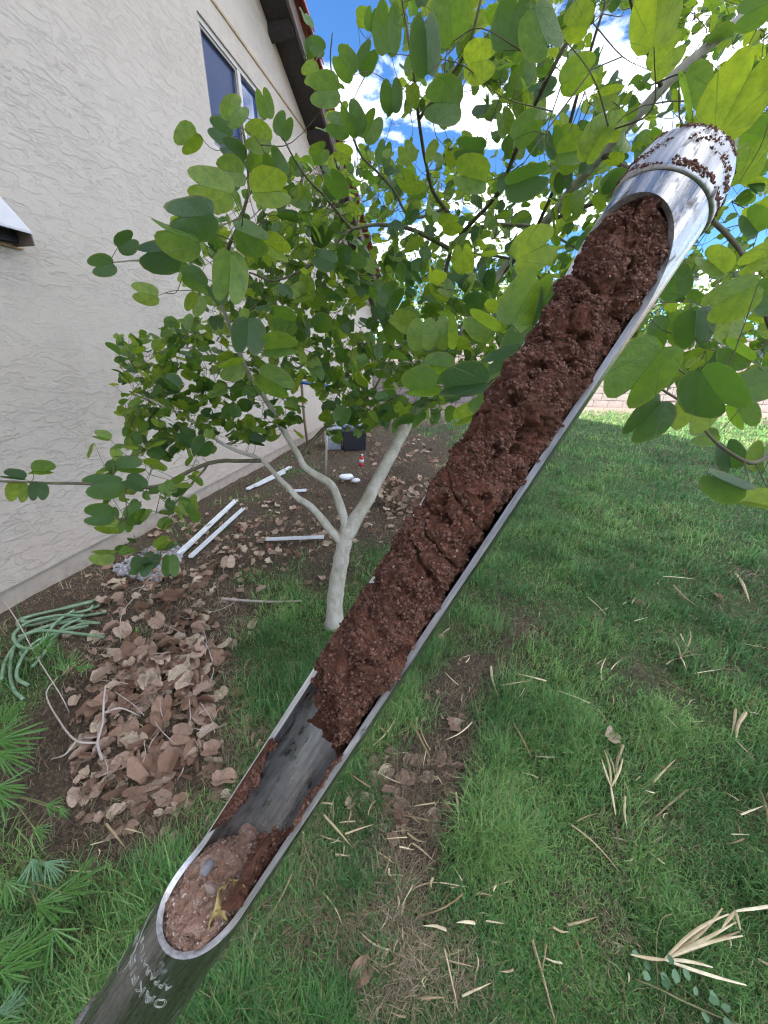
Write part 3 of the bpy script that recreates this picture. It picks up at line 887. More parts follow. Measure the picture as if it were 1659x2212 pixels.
nodes = np.concatenate([c_[0] for c_ in branches[1:]])
hero = [  # x, y, length in view, direction base->tip in the view (deg), turn away from the camera, mesh, depth
 (922,93,122,92,15,0,.60),(973,30,112,95,10,0,.62),(1105,45,120,75,20,1,.60),(1171,72,130,-72,35,3,.58),(1037,132,88,8,25,1,.75),(958,222,100,172,30,2,.75),
 (1132,150,70,95,25,2,.95),(1138,276,76,45,10,0,.85),(1090,264,58,100,30,1,1.0),(1015,325,78,178,35,2,.85),(1012,384,95,168,30,1,.72),(1141,387,108,18,20,2,.66),
 (1195,309,64,100,15,0,.95),(1237,327,84,10,30,3,.80),(1291,300,105,62,30,3,.68),(1240,54,92,172,40,2,.80),(1250,162,100,30,30,1,.76),(1130,222,66,100,30,2,1.0),
 (847,207,66,92,10,0,1.0),(838,60,100,88,20,1,.72),(1595,205,195,62,18,1,.40),(1492,205,125,-76,40,3,.44),(1420,20,165,85,15,1,.46),(1440,120,88,45,20,1,.75),
 (1612,352,98,70,15,0,.66),(1628,22,88,205,10,0,.75),(1315,205,68,10,30,2,.95),(1155,540,104,28,25,1,.62),(1135,645,135,62,30,4,.56),(1175,660,110,75,45,3,.58),
 (1085,772,100,205,30,2,.66),(1040,700,84,150,25,1,.78),(945,790,70,170,35,2,.9),(1120,740,90,235,20,1,.72),(1010,900,70,200,40,2,.95),(1350,690,90,210,25,1,.8),(1300,770,80,240,30,2,.85),(1460,610,85,100,20,1,.82),(1540,570,90,140,30,2,.78),(1630,830,95,200,30,1,.72),
 (912,720,72,88,15,5,.95),(967,716,76,92,15,5,.95),(1000,832,118,185,30,3,.58),(905,842,94,192,50,2,.70),(1060,850,105,200,45,4,.60),
 (1440,716,82,-90,15,5,.80),(1502,712,97,-92,12,5,.74),(1385,812,160,232,18,2,.47),(1545,850,158,-58,35,4,.47),(1580,640,118,205,25,2,.62),(1592,762,92,150,40,3,.74),
 (1393,907,116,228,35,3,.60),(1500,892,104,243,15,0,.66),(1520,942,64,190,40,2,.95),(1575,982,78,100,35,2,.85),(1567,1040,106,158,40,3,.64),(1632,1087,92,168,50,3,.70),(1648,985,88,95,55,4,.76),
 (1655,640,90,150,20,1,.76),(1620,480,80,130,30,2,.85),(1640,560,90,200,35,1,.80),(1380,600,90,120,25,0,.85),(1330,560,80,60,30,1,.95),(1600,900,80,-60,35,2,.9),
 (406,304,70,222,25,2,.95),(508,240,74,48,20,2,.90),(475,282,62,150,25,1,1.0),(571,223,60,102,15,0,1.0),(556,298,74,165,20,1,.95),(505,328,64,140,30,3,1.0),(547,343,62,60,30,3,1.0),
 (595,355,70,120,20,1,.95),(613,271,54,70,20,0,1.1),(454,406,112,165,25,1,.72),(499,370,68,170,25,1,.95),(583,415,96,2,30,1,.80),(415,469,118,188,30,1,.68),(382,507,118,162,45,3,.66),
 (547,511,90,-22,35,2,.82),(496,601,120,-92,20,1,.66),(337,544,104,186,40,2,.75),(220,574,60,190,10,0,1.05),(313,634,60,170,15,0,1.05),(424,607,70,-20,40,2,1.0),(274,523,60,30,30,1,1.05),
 (595,538,76,-30,35,2,1.0),(700,195,84,182,15,0,.85),(745,137,66,128,15,0,1.0),(790,125,66,58,25,2,1.0),(685,100,44,150,15,0,1.3),(730,270,64,165,20,1,1.05),(800,272,66,60,20,2,1.05),
 (760,262,72,112,30,3,1.0),(672,160,50,200,25,1,1.1),(535,727,86,-92,25,1,.90),(495,792,66,192,40,2,1.0),(607,752,86,5,40,3,.92),(595,827,84,-28,25,1,.95),(440,747,30,10,20,0,1.7),
 (227,1042,82,182,40,2,.95),(40,1062,54,-95,15,5,1.2),(82,1062,50,-85,15,5,1.2),(95,1017,54,0,55,2,1.2),(215,1115,60,182,20,1,1.15),(225,1138,56,178,40,2,1.2),(270,1135,40,-88,20,1,1.3),
 (292,1107,50,40,40,1,1.25),(220,1197,56,178,45,2,1.25),(365,1222,54,-90,20,1,1.35),(325,1212,42,-120,20,0,1.4),(280,1012,60,0,50,2,1.25),(30,1030,50,170,50,2,1.2),(250,1010,40,30,50,1,1.3),
 (700,560,60,160,40,1,1.2),(650,640,64,200,45,2,1.2),(610,690,70,170,40,1,1.1),(700,700,60,20,40,2,1.2),(780,560,55,120,30,1,1.3),(845,640,60,60,30,1,1.3),(870,700,64,150,40,2,1.2),
 (850,560,56,60,30,1,1.4),(770,640,56,200,40,2,1.4),(740,330,50,160,25,1,1.4),(830,330,52,80,25,0,1.4),(880,330,48,120,25,1,1.4),(900,420,52,200,35,1,1.4),(650,430,56,160,35,2,1.25),(690,330,48,30,25,1,1.3),
]
leaf_list = []      # (matrix, mesh index, apparent size)
pet = []            # petiole ends: (blade base)
RT = np.array([1.0, 0, 0]); UPV = np.array([0, sP, cP]); FW = np.array([0, cP, -sP])
for (x, y, ln, ang, tilt, mi, d) in hero:
    vd_ = ray(x, y); size = 0.94 * ln / FX * d / math.sqrt(np.linalg.norm(vd_))
    a = R(ang)
    c_pos = at(x, y, d)
    vdir = ray(x, y); vdir = vdir / np.linalg.norm(vdir)
    side = RT * math.cos(a) + UPV * math.sin(a)
    side = side - vdir * np.dot(side, vdir); side /= np.linalg.norm(side)
    nrm = -vdir
    # turn about the view-plane axis so that the blade leans like a real leaf
    tl = R(tilt) * (1 if random.random() < 0.7 else -1)
    perp = np.cross(side, nrm)
    nrm2 = nrm * math.cos(tl * .6) + perp * math.sin(tl * .6)
    sd2 = side * math.cos(tl * .5) + nrm * math.sin(tl * .5) * random.choice((-1, 1))
    if random.random() < 0.5: nrm2 = -nrm2
    base = c_pos - sd2 * size * 0.48
    if random.random() < .38: mi = random.choice((6, 7, 8))
    Mh = frame_matrix(base, sd2, nrm2, size); Mh[:3, 0] *= random.uniform(.82, 1.08)
    leaf_list.append((Mh, mi, ln))
    pet.append(base)

def in_poly(px_, py_, poly):
    inside = False; j = len(poly) - 1
    for i in range(len(poly)):
        xi, yi = poly[i]; xj, yj = poly[j]
        if (yi > py_) != (yj > py_) and px_ < (xj - xi) * (py_ - yi) / (yj - yi) + xi: inside = not inside
        j = i
    return inside
fill = [  # region of the crown, nearest, farthest, count
 ([(600,340),(760,360),(900,300),(1310,360),(1260,620),(1120,760),(1000,800),(640,830),(560,600)], 1.25, 3.0, 1000),
 ([(800,0),(1659,-60),(1700,330),(1310,420),(1060,330),(880,330)], .95, 2.2, 480),
 ([(1240,460),(1700,340),(1720,820),(1480,850),(1330,800)], .95, 2.6, 360),
 ([(250,730),(620,650),(650,930),(540,960),(300,985),(240,840)], 1.65, 2.25, 620),
 ([(200,940),(430,970),(410,1200),(330,1240),(230,1130)], 1.25, 1.7, 60),
 ([(350,450),(600,380),(760,420),(760,720),(440,700)], 1.1, 1.9, 210),
 ([(640,760),(980,760),(950,900),(700,900)], 1.7, 2.6, 190),
 ([(640,60),(800,10),(820,330),(720,360)], 1.2, 1.7, 16),
 ([(640,360),(1320,360),(1300,560),(640,560)], 2.2, 3.6, 250),
 ([(1290,560),(1720,540),(1720,780),(1330,800)], 1.2, 2.3, 110),
 ([(840,0),(1700,-40),(1700,300),(1100,330)], 1.1, 2.4, 160),
 ([(690,850),(860,850),(850,930),(700,950)], 1.5, 2.0, 60),
 ([(880,560),(1130,540),(1120,700),(960,800),(870,760)], .95, 1.6, 60),
 ([(740,760),(960,740),(1010,880),(900,930),(720,880)], 1.1, 1.9, 60),
 ([(900,520),(1330,520),(1330,760),(960,780)], 1.8, 3.4, 150),
 ([(560,330),(860,330),(860,620),(560,620)], 1.2, 2.2, 120),
 ([(850,0),(1300,0),(1300,330),(880,330)], .95, 1.7, 70),
 ([(1300,600),(1720,560),(1720,860),(1400,840)], 1.6, 3.0, 60),
]
def gap(x, y):
    """openings of the crown where the sky shows"""
    for (gx_, gy_, rx, ry) in ((1010, 265, 55, 60), (720, 60, 45, 70), (905, 300, 70, 55), (1225, 210, 40, 70), (1340, 90, 95, 75), (1480, 420, 60, 45), (1560, 420, 40, 40), (1000, 130, 30, 40), (860, 160, 22, 70)):
        if ((x - gx_) / rx) ** 2 + ((y - gy_) / ry) ** 2 < 1: return True
    return False
for poly, d0, d1, cnt_ in fill:
    xs = [p[0] for p in poly]; ys = [p[1] for p in poly]
    k = 0; tries = 0
    while k < cnt_ and tries < cnt_ * 20:
        tries += 1
        x = random.uniform(min(xs), max(xs)); y = random.uniform(min(ys), max(ys))
        if not in_poly(x, y, poly): continue
        if gap(x, y) and random.random() < 0.9: continue
        d = random.uniform(d0, d1)
        P = at(x, y, d)
        # keep to clumps
        if fbm(P[None] * 4.5, 2, 77)[0] < -0.12 and random.random() < 0.75: continue
        # stay clear of the house wall
        if np.dot(P - u_org, nn) < 0.12: continue
        k += 1
        size = random.uniform(0.034, 0.076) * (1.0 if d < 2.2 else 1.1)
        near = nodes[np.argmin(((nodes - P) ** 2).sum(1))]
        outw = P - near; outw /= np.linalg.norm(outw) + 1e-6
        yd = outw * 0.7 + np.array([random.gauss(0, .5), random.gauss(0, .5), random.gauss(-0.15, .35)])
        nr = np.array([random.gauss(0, .55), random.gauss(0, .55), 0.75]) + 0.35 * (CAM - P) / np.linalg.norm(CAM - P) * random.choice((-1, 1))
        r_ = random.random()
        mi = 0 if r_ < .12 else 1 if r_ < .3 else 2 if r_ < .46 else 3 if r_ < .58 else 4 if r_ < .66 else 5 if r_ < .72 else 6 if r_ < .82 else 7 if r_ < .91 else 8
        leaf_list.append((frame_matrix(P, yd, nr, size), mi, size * FX / d))
        pet.append(P)

order = sorted(range(len(leaf_list)), key=lambda i: -leaf_list[i][2])
big = set(order[:296])
for i in order[:296]:
    Mx, mi, _ = leaf_list[i]
    o = link('leaf', LEAF[mi], None, tree)
    Mx = Mx.copy(); Mx[:3, 3] -= inv_t
    o.matrix_local = Matrix(Mx.tolist())
rest = [i for i in range(len(leaf_list)) if i not in big]
mi_l = []
for i in rest:
    Mx = leaf_list[i][0].copy(); Mx[:3, 3] -= inv_t
    mi_l.append((leaf_list[i][1], Mx))
lo_leaf = [leaf_mesh('leaf_small', R(a), c, k, rows=2) for a, c, k in LEAF_SHAPES]
fo = merge_instances('foliage', lo_leaf, mi_l, M['leaf_mass'], tree, RNG.random(len(rest)))
fo['kind'] = 'stuff'

# twigs: each petiole runs to the nearest wood, sharing twigs on the way
P_all = np.array(pet)
d_near = np.array([np.min(((nodes - p) ** 2).sum(1)) for p in P_all])
twig = MB()
pool = [nodes]
pool_arr = nodes.copy()
for i in np.argsort(d_near):
    p = P_all[i]
    dd = ((pool_arr - p) ** 2).sum(1)
    j = int(np.argmin(dd)); q = pool_arr[j]; dist = math.sqrt(dd[j])
    if dist < 0.004: continue
    mid = (p + q) / 2 + np.array([random.gauss(0, .1), random.gauss(0, .1), random.gauss(-.06, .08)]) * dist
    c_ = spline([q, mid, p], 4)
    thick = 0.0008 + 0.0022 * min(1, dist / 0.5)
    twig.tube(c_ - inv_t, np.linspace(thick, 0.0007, len(c_)), 4, False)
    pool_arr = np.vstack([pool_arr, c_[2:-2:2]]) if dist > 0.08 else pool_arr
tw = twig.build('twigs', M['twig'], tree, True)
tw['kind'] = 'stuff'

# ================================================================== soil probe
PB = at(293, 2178, 0.125); PT = at(1462, 395, 0.105)
AX = (PT - PB) / np.linalg.norm(PT - PB)
mid = (PB + PT) / 2
tocam = CAM - mid
ex = tocam - AX * np.dot(tocam, AX); ex /= np.linalg.norm(ex)
ey = np.cross(AX, ex)
PHI = R(25)
ex2 = ex * math.cos(PHI) - ey * math.sin(PHI); ey2 = np.cross(AX, ex2)
PM = Matrix(((ex2[0], ey2[0], AX[0], PB[0]), (ex2[1], ey2[1], AX[1], PB[1]), (ex2[2], ey2[2], AX[2], PB[2]), (0, 0, 0, 1)))
RO, RI = 0.0127, 0.0109
def s_at(x, y, off=0.0):
    """distance along the tube whose axis (moved out by off) shows nearest to the pixel"""
    ss = np.linspace(-0.1, 0.45, 2200)
    pts = PB + ex2 * off + AX * ss[:, None]
    X, Y, _ = to_px(pts)
    axd = np.array([0.541, -0.841])
    return float(ss[np.argmin((X - x) ** 2 + (Y - y) ** 2)])
S_LO = s_at(395, 2066, RO)       # lower end of the window
S_HI = s_at(1386, 411, RO)       # upper end
S_TIP = s_at(1432, 372, RO)      # joint of the cutting tip
S_END = s_at(1527, 275, RO)
probe = empty('soil_probe'); probe.matrix_world = PM
tag(probe, 'steel soil probe held across the view with its side window full of soil', 'soil probe')

def half_open(s):
    """half angle of the cut-away window at s"""
    lo = np.clip((s - S_LO) / 0.017, 0, 1); hi = np.clip((S_HI - s) / 0.026, 0, 1)
    f = np.sqrt(1 - (1 - lo) ** 2) * np.sqrt(1 - (1 - hi) ** 2)
    return R(86) * f
sv = np.unique(np.concatenate([np.linspace(-0.03, S_LO, 14), S_LO + 0.017 * np.linspace(0, 1, 26) ** 2, np.linspace(S_LO + .017, S_HI - .026, 60), S_HI - 0.026 * np.linspace(0, 1, 26) ** 2, np.linspace(S_HI, S_TIP, 8)]))
kc = 56
def tube_shell():
    V = []; n = len(sv)
    for rr in (RO, RI):
        for s in sv:
            a = float(half_open(np.array(s)))
            th = a + np.linspace(0, 1, kc) * (2 * math.pi - 2 * a)
            V.append(np.stack([rr * np.cos(th), rr * np.sin(th), np.full(kc, s)], 1))
    V = np.concatenate(V); off = n * kc
    Fo, Fi, Fr = [], [], []
    for i in range(n - 1):
        for j in range(kc - 1):
            a0 = i*kc + j
            Fo.append((a0, a0 + 1, a0 + kc + 1, a0 + kc))
            Fi.append((off + a0, off + a0 + kc, off + a0 + kc + 1, off + a0 + 1))
        for j, fl in ((0, 1), (kc - 1, 0)):
            a0 = i*kc + j
            q = (a0, a0 + kc, off + a0 + kc, off + a0)
            Fr.append(q if fl else q[::-1])
    return V, Fo, Fi, Fr
V, Fo, Fi, Fr = tube_shell()
def sub(V, F, name, mt, smooth=True):
    idx = sorted({i for f in F for i in f}); mp = {v: k for k, v in enumerate(idx)}
    return link(name, new_mesh(name, V[idx], [tuple(mp[i] for i in f) for f in F], smooth), mt, probe)
sub(V, Fo, 'tube', M['steel'])
sub(V, Fi, 'tube_lining', M['steel_in'])
sub(V, Fr, 'window_rim', M['steel_rim'], False)

def lathe(name, prof, mt, k=64, jitter=0):
    V = []; F = []; n = len(prof)
    for (r_, z_) in prof:
        for j in range(k):
            a = 2 * math.pi * j / k
            V.append((r_ * math.cos(a), r_ * math.sin(a), z_))
    for i in range(n - 1):
        for j in range(k): F.append((i*k + j, i*k + (j+1) % k, (i+1)*k + (j+1) % k, (i+1)*k + j))
    return link(name, new_mesh(name, V, F, True), mt, probe)
e = S_END - S_TIP
lathe('cutting_tip', [(RI, S_TIP + .0002), (RO, S_TIP + .0002), (RO + .00055, S_TIP + .0007), (RO + .00062, S_TIP + .0016), (RO + .0006, S_TIP + e * .25), (RO + .0002, S_TIP + e * .6), (RO - .0008, S_TIP + e * .9), (RO - .0014, S_TIP + e), (RI - .0008, S_TIP + e), (RI - .0006, S_TIP + e * .5), (RI, S_TIP + .0002)], M['steel_tip'])
S_COL = s_at(238, 2245, 0)
lathe('collar', [(RO + .0001, S_COL + .002), (RO + .0012, S_COL + .0016), (RO + .0018, S_COL), (RO + .0018, S_COL - .05), (RO, S_COL - .053), (.0085, S_COL - .054)], M['steel'])
# rod down to the lawn and its cross handle
base_z = PB[2]
S_G = (0.03 - PB[2]) / AX[2]
lathe('rod', [(.008, S_COL - .05), (.008, S_G)], M['steel'], 20)
b = MB(); b.tube([(0, -.16, S_G), (0, 0, S_G), (0, .16, S_G)], .0125, 16); b.build('handle', M['black'], probe, True)

# engraved lettering
def lettering(body, size, s_pos, th0, outline):
    cu = bpy.data.curves.new('t', 'FONT'); cu.body = body; cu.size = size; cu.align_x = 'LEFT'
    cu.space_character = 1.15
    cu.fill_mode = 'NONE'; cu.bevel_depth = outline; cu.bevel_resolution = 0; cu.resolution_u = 4
    to = bpy.data.objects.new('t', cu); COL.objects.link(to)
    dg = bpy.context.evaluated_depsgraph_get()
    me = bpy.data.meshes.new_from_object(to.evaluated_get(dg))
    bpy.data.objects.remove(to, do_unlink=True); bpy.data.curves.remove(cu)
    bm = bmesh.new(); bm.from_mesh(me)
    for _ in range(3):
        le = [e_ for e_ in bm.edges if e_.calc_length() > 0.0007]
        if not le: break
        bmesh.ops.subdivide_edges(bm, edges=le, cuts=1)
    for v in bm.verts:
        x, y, z = v.co
        th = th0 - x / RO          # the letters stand on their heads as seen from the camera
        rr = RO + z * 0.6 + 0.00003
        v.co = (rr * math.cos(th), rr * math.sin(th), s_pos - y)
    bm.to_mesh(me); bm.free()
    me.name = 'lettering'; me.materials.clear()
    return link('lettering', me, M['etch'], probe)
lettering('OAKFIELD', 0.0046, s_at(385, 2158, RO), 1.0, 0.00008)
lettering('APPARATUS', 0.0028, s_at(398, 2126, RO), 0.86, 0.00006)
ring = [(RO * math.cos(t_ / RO) , RO * math.sin(t_ / RO), z_) for t_, z_ in [(-0.0125 + 0.008 * math.cos(q), s_at(360, 2150, RO) - .004 + 0.0095 * math.sin(q)) for q in np.linspace(0, 2 * math.pi, 60)]]
ring = [(x * 1.002, y * 1.002, z) for x, y, z in ring]
b = MB(); b.tube(ring, 0.00009, 4, False); b.build('oval_emblem', M['etch'], probe, True)

# ---- soil
def soil_grid(name, s0, s1, mt, radius, shift, cut=None, amp=1.0, seed=1, rows=560, cols=190, crumbs=0, label='', squash=None):
    ss = np.linspace(s0, s1, rows); th = np.linspace(0, 2 * math.pi, cols, endpoint=False)
    Sg, Tg = np.meshgrid(ss, th, indexing='ij')
    base = np.stack([np.cos(Tg) * radius, np.sin(Tg) * radius, Sg], -1)
    q = base * 1000.0
    disp = 1.7 * fbm(q / 11.0, 2, seed) + 1.5 * fbm(q / 4.6, 2, seed + 5) + 0.55 * (0.5 - 1.6 * np.abs(fbm(q / 2.0, 2, seed + 9, .6))) + 0.75 * fbm(q / 1.0, 3, seed + 15, .75)
    qs = q.copy(); qs[..., 2] = qs[..., 2] + 0.55 * qs[..., 1] + 3.0 * vnoise(q / 7.0, seed + 3)
    crease = np.clip(0.085 - np.abs(vnoise(qs / np.array([22.0, 22.0, 9.5]), seed + 91)), 0, 1) * 30.0 * np.clip(0.5 + 1.6 * vnoise(q / 8.0, seed + 95), 0, 1)
    pit = np.clip(fbm(q / 3.6, 3, seed + 31) - 0.22, 0, 1) * 12.0
    crack = np.clip(0.10 - np.abs(fbm(q / np.array([5.0, 5.0, 3.2]), 3, seed + 41)), 0, 1) * 13.0 * np.clip(fbm(q / 9, 2, seed + 55) + .35, 0, 1)
    rr = radius + (disp - pit - crack - crease) * amp * 0.001
    X = rr * np.cos(Tg) + shift[0]; Y = rr * np.sin(Tg) + shift[1]; Z = Sg + 0.0006 * fbm(q / 1.5, 2, seed + 61)
    if cut is not None:
        lev = cut(Sg, Y) + 0.0042 * fbm(q / 5.0, 3, seed + 71) + 0.0020 * fbm(q / 1.6, 3, seed + 72)
        X = np.minimum(X, lev)
        # stay inside the tube
    rad = np.hypot(X, Y); back = np.abs(np.arctan2(Y, X)) > half_open(np.clip(Sg, S_LO, S_HI)) - 0.02
    lim = RI - 0.0002
    k_ = np.where(back & (rad > lim), lim / np.maximum(rad, 1e-6), 1)
    X = X * k_; Y = Y * k_
    if squash is not None: X, Y, Z = squash(X, Y, Z)
    V = np.stack([X, Y, Z], -1).reshape(-1, 3)
    a = (np.arange(rows - 1)[:, None] * cols + np.arange(cols)[None, :]); b_ = (np.arange(rows - 1)[:, None] * cols + (np.arange(cols)[None, :] + 1) % cols)
    F = np.stack([a, b_, b_ + cols, a + cols], -1).reshape(-1, 4)
    me = new_mesh(name, V, F, True)
    o = link(name, me, mt)
    o.matrix_world = PM
    return o, V.reshape(rows, cols, 3)

ICO = None
def crumb_mesh(name, pts, sizes, mt, parent, mat_world=None, seed=3):
    bm = bmesh.new(); bmesh.ops.create_icosphere(bm, subdivisions=1, radius=1.0)
    V0 = np.array([v.co[:] for v in bm.verts]); F0 = np.array([[v.index for v in f.verts] for f in bm.faces]); bm.free()
    rg = np.random.default_rng(seed)
    n = len(pts)
    sc = sizes[:, None, None] * (0.65 + 0.7 * rg.random((n, len(V0), 1))) * (0.7 + 0.6 * rg.random((n, 1, 3)))
    V = V0[None] * sc + pts[:, None, :]
    F = F0[None] + (np.arange(n) * len(V0))[:, None, None]
    o = link(name, new_mesh(name, V.reshape(-1, 3), F.reshape(-1, 3), False), mt, parent)
    o['kind'] = 'stuff'
    return o

S_C0 = s_at(715, 1600, 0.004)
core_cut = lambda s, y: np.interp(s - (S_C0 - 0.35 * y), [0.0, 0.003, 0.012, 0.024], [-0.011, 0.0, 0.006, 0.02])
core, CV = soil_grid('soil_core', S_C0 - 0.008, S_TIP - 0.001, M['soil'], 0.0103, (0.0017, -0.0002), core_cut, 1.0, 3, 660, 210)
tag(core, 'long crumbly red-brown soil core lying in the probe window', 'soil core')
rg = np.random.default_rng(5)
def scatter_on(CVg, n, front=0.0015):
    r_, c_ = CVg.shape[:2]
    i = rg.integers(2, r_ - 2, n * 3); j = rg.integers(0, c_, n * 3)
    p = CVg[i, j]
    p = p[(p[:, 0] > front)][:n]
    return p
pts = scatter_on(CV, 26000, -0.003)
pts = pts[fbm(pts * 1000 / 6.0, 2, 19) > -0.22]
szs = 0.00015 + 0.00050 * rg.random(len(pts)) ** 3.5
pts = pts - np.c_[np.full(len(pts), .0001), np.zeros((len(pts), 2))]
crumb_mesh('crumbs', pts, szs, M['crumb'], core)
gp = scatter_on(CV, 110, 0.001); crumb_mesh('grit', gp, 0.00014 + 0.00028 * rg.random(len(gp)) ** 2, M['pebble_brown'], core, seed=9)

S_P1 = s_at(500, 1885, 0.0)
plug_cut = lambda s, y: np.interp(s - (S_P1 - 0.5 * np.abs(y + 0.004)), [-0.03, -0.013, -0.006, -0.001, 0.003], [0.0105, 0.0082, 0.0050, -0.001, -0.0112])
plug, PV = soil_grid('soil_plug', S_LO - 0.012, S_P1 + 0.006, M['soil_tan'], 0.0107, (0.0, 0.0), plug_cut, 0.75, 13, 190, 190)
tag(plug, 'gritty tan soil packed into the lower end of the probe window', 'soil')
pts = scatter_on(PV, 3600, -0.006); crumb_mesh('crumbs', pts, 0.00016 + 0.0005 * rg.random(len(pts)) ** 3, M['soil_tan'], plug, seed=4)

def soil_patch(name, s0, s1, t0, t1, thick, seed, label, mt='soil', lean=0.0):
    rows, cols = int((s1 - s0) / .0003), 60
    ss = np.linspace(s0, s1, rows); tt = np.linspace(t0, t1, cols)
    Sg, Tg = np.meshgrid(ss, tt, indexing='ij')
    q = np.stack([np.cos(Tg) * 11, np.sin(Tg) * 11, Sg * 1000], -1)
    us = (Sg - s0) / (s1 - s0); ut = (Tg - t0) / (t1 - t0)
    env = np.clip(np.minimum(np.minimum(us, 1 - us) * 5, np.minimum(ut, 1 - ut) * 3.0), 0, 1)
    env = env * np.clip(0.9 + 1.4 * fbm(q / 7.0, 3, seed), 0, 1.6)
    h = thick * env * (1 + 0.5 * fbm(q / 2.0, 3, seed + 4)) + 0.0009 * fbm(q / 1.1, 3, seed + 8, .7) * np.clip(env * 3, 0, 1) - 0.0005
    rr = RI - np.maximum(h, -0.0006)
    V = np.stack([rr * np.cos(Tg), rr * np.sin(Tg), Sg], -1).reshape(-1, 3)
    a = (np.arange(rows - 1)[:, None] * cols + np.arange(cols - 1)[None, :])
    F = np.stack([a, a + 1, a + cols + 1, a + cols], -1).reshape(-1, 4)
    o = link(name, new_mesh(name, V, F, True), M[mt]); o.matrix_world = PM
    tag(o, label, 'soil')
    Vg = V.reshape(rows, cols, 3)[(env > 0.35)]
    k = rg.integers(0, len(Vg), 900)
    crumb_mesh('crumbs', Vg[k], 0.00014 + 0.0006 * rg.random(900) ** 3, M['crumb'], o, seed=seed)
    return o
soil_patch('soil_clump', s_at(478, 1850), s_at(610, 1640), R(258), R(285), 0.0030, 21, 'dark soil crust stuck along the left edge of the probe window')
soil_patch('soil_clump', s_at(545, 1905), s_at(650, 1765), R(48), R(118), 0.0062, 37, 'reddish soil clump stuck inside the right wall of the probe')
soil_patch('soil_clump', s_at(640, 1750), s_at(760, 1600), R(78), R(93), 0.0013, 47, 'thin line of soil along the right rim below the core')

def pebble(name, x, y, off, sz, mt, label, seed):
    bm = bmesh.new(); bmesh.ops.create_icosphere(bm, subdivisions=3, radius=1.0)
    rs = np.random.default_rng(seed)
    for v in bm.verts:
        c = np.array(v.co[:]); f = 1 + .28 * fbm(c[None] * 1.4 + seed, 2, seed)[0]
        v.co = Vector(c * f * np.array(sz))
    me = bpy.data.meshes.new(name); bm.to_mesh(me); bm.free()
    o = link(name, me, M[mt])
    s = s_at(x, y, off[0])
    o.matrix_world = PM @ Matrix.Translation((off[0], off[1], s)) @ Euler((rs.random() * 3, rs.random(), 0.4)).to_matrix().to_4x4()
    return tag(o, label, 'pebble')
pebble('pebble', 470, 1905, (0.0050, -0.0035, 0), (.0022, .0016, .0014), 'pebble_grey', 'small dark grey pebble on the tan soil in the probe', 3)
pebble('pebble', 490, 1930, (0.0056, 0.002, 0), (.0013, .0014, .0030), 'pebble_brown', 'small pinkish brown pebble beside the yellow scrap in the probe', 8)
# torn leaf scrap
def scrap():
    n, m_ = 26, 14
    a, c = np.meshgrid(np.linspace(0, 1, n), np.linspace(0, 1, m_), indexing='ij')
    q = np.stack([a * 5, c * 3, a * 0], -1)
    z = (a - .5) * 0.015 + 0.0010 * fbm(q * 2, 2, 6)
    th = R(58) + c * R(42) + 0.18 * fbm(q, 2, 3) - a * 0.25
    rr = 0.0096 - 0.0022 * np.sin(c * 3.0) - 0.0020 * fbm(q * 1.6, 3, 4) - 0.0012 * np.sin(a * 9)
    V = np.stack([rr * np.cos(th), rr * np.sin(th), z], -1).reshape(-1, 3)
    F = []
    hole = fbm(q * 0.9 + 4, 2, 12)
    for i in range(n - 1):
        for j in range(m_ - 1):
            if hole[i, j] > 0.22: continue
            F.append((i*m_ + j, i*m_ + j + 1, (i+1)*m_ + j + 1, (i+1)*m_ + j))
    o = link('leaf_scrap', new_mesh('leaf_scrap', V, F, True), M['scrap'])
    o.matrix_world = PM @ Matrix.Translation((0.0022, 0, s_at(515, 1925, 0.004)))
    md = o.modifiers.new('thick', 'SOLIDIFY'); md.thickness = 0.0002
    tag(o, 'torn yellow dry leaf scrap curled in the lower probe window', 'leaf scrap')
scrap()
# soil clots on the tip
tp = []
for k in range(3000):
    th = rg.uniform(-1.9, 1.9)
    band = rg.random()
    if band < .38: s = S_TIP + e * (0.08 + 0.16 * rg.random())
    elif band < .70: s = S_TIP + e * (0.58 + 0.12 * math.sin(th * 3) + rg.normal(0, .06))
    else: s = S_TIP + e * (1.0 - abs(rg.normal(0, .05)))
    fr_ = np.clip((s - S_TIP) / e, 0, 1)
    r_ = np.interp(fr_, [0, .25, .6, .9, 1], [RO + .0006, RO + .0006, RO + .0002, RO - .0008, RO - .0014])
    if fbm(np.array([[th * 3, s * 500, 0]]), 2, 9)[0] < -0.15: continue
    tp.append((r_ * math.cos(th), r_ * math.sin(th), s))
tp = np.array(tp)
crumb_mesh('soil_flecks', tp, 0.00008 + 0.00040 * rg.random(len(tp)) ** 4, M['crumb'], probe, seed=12)

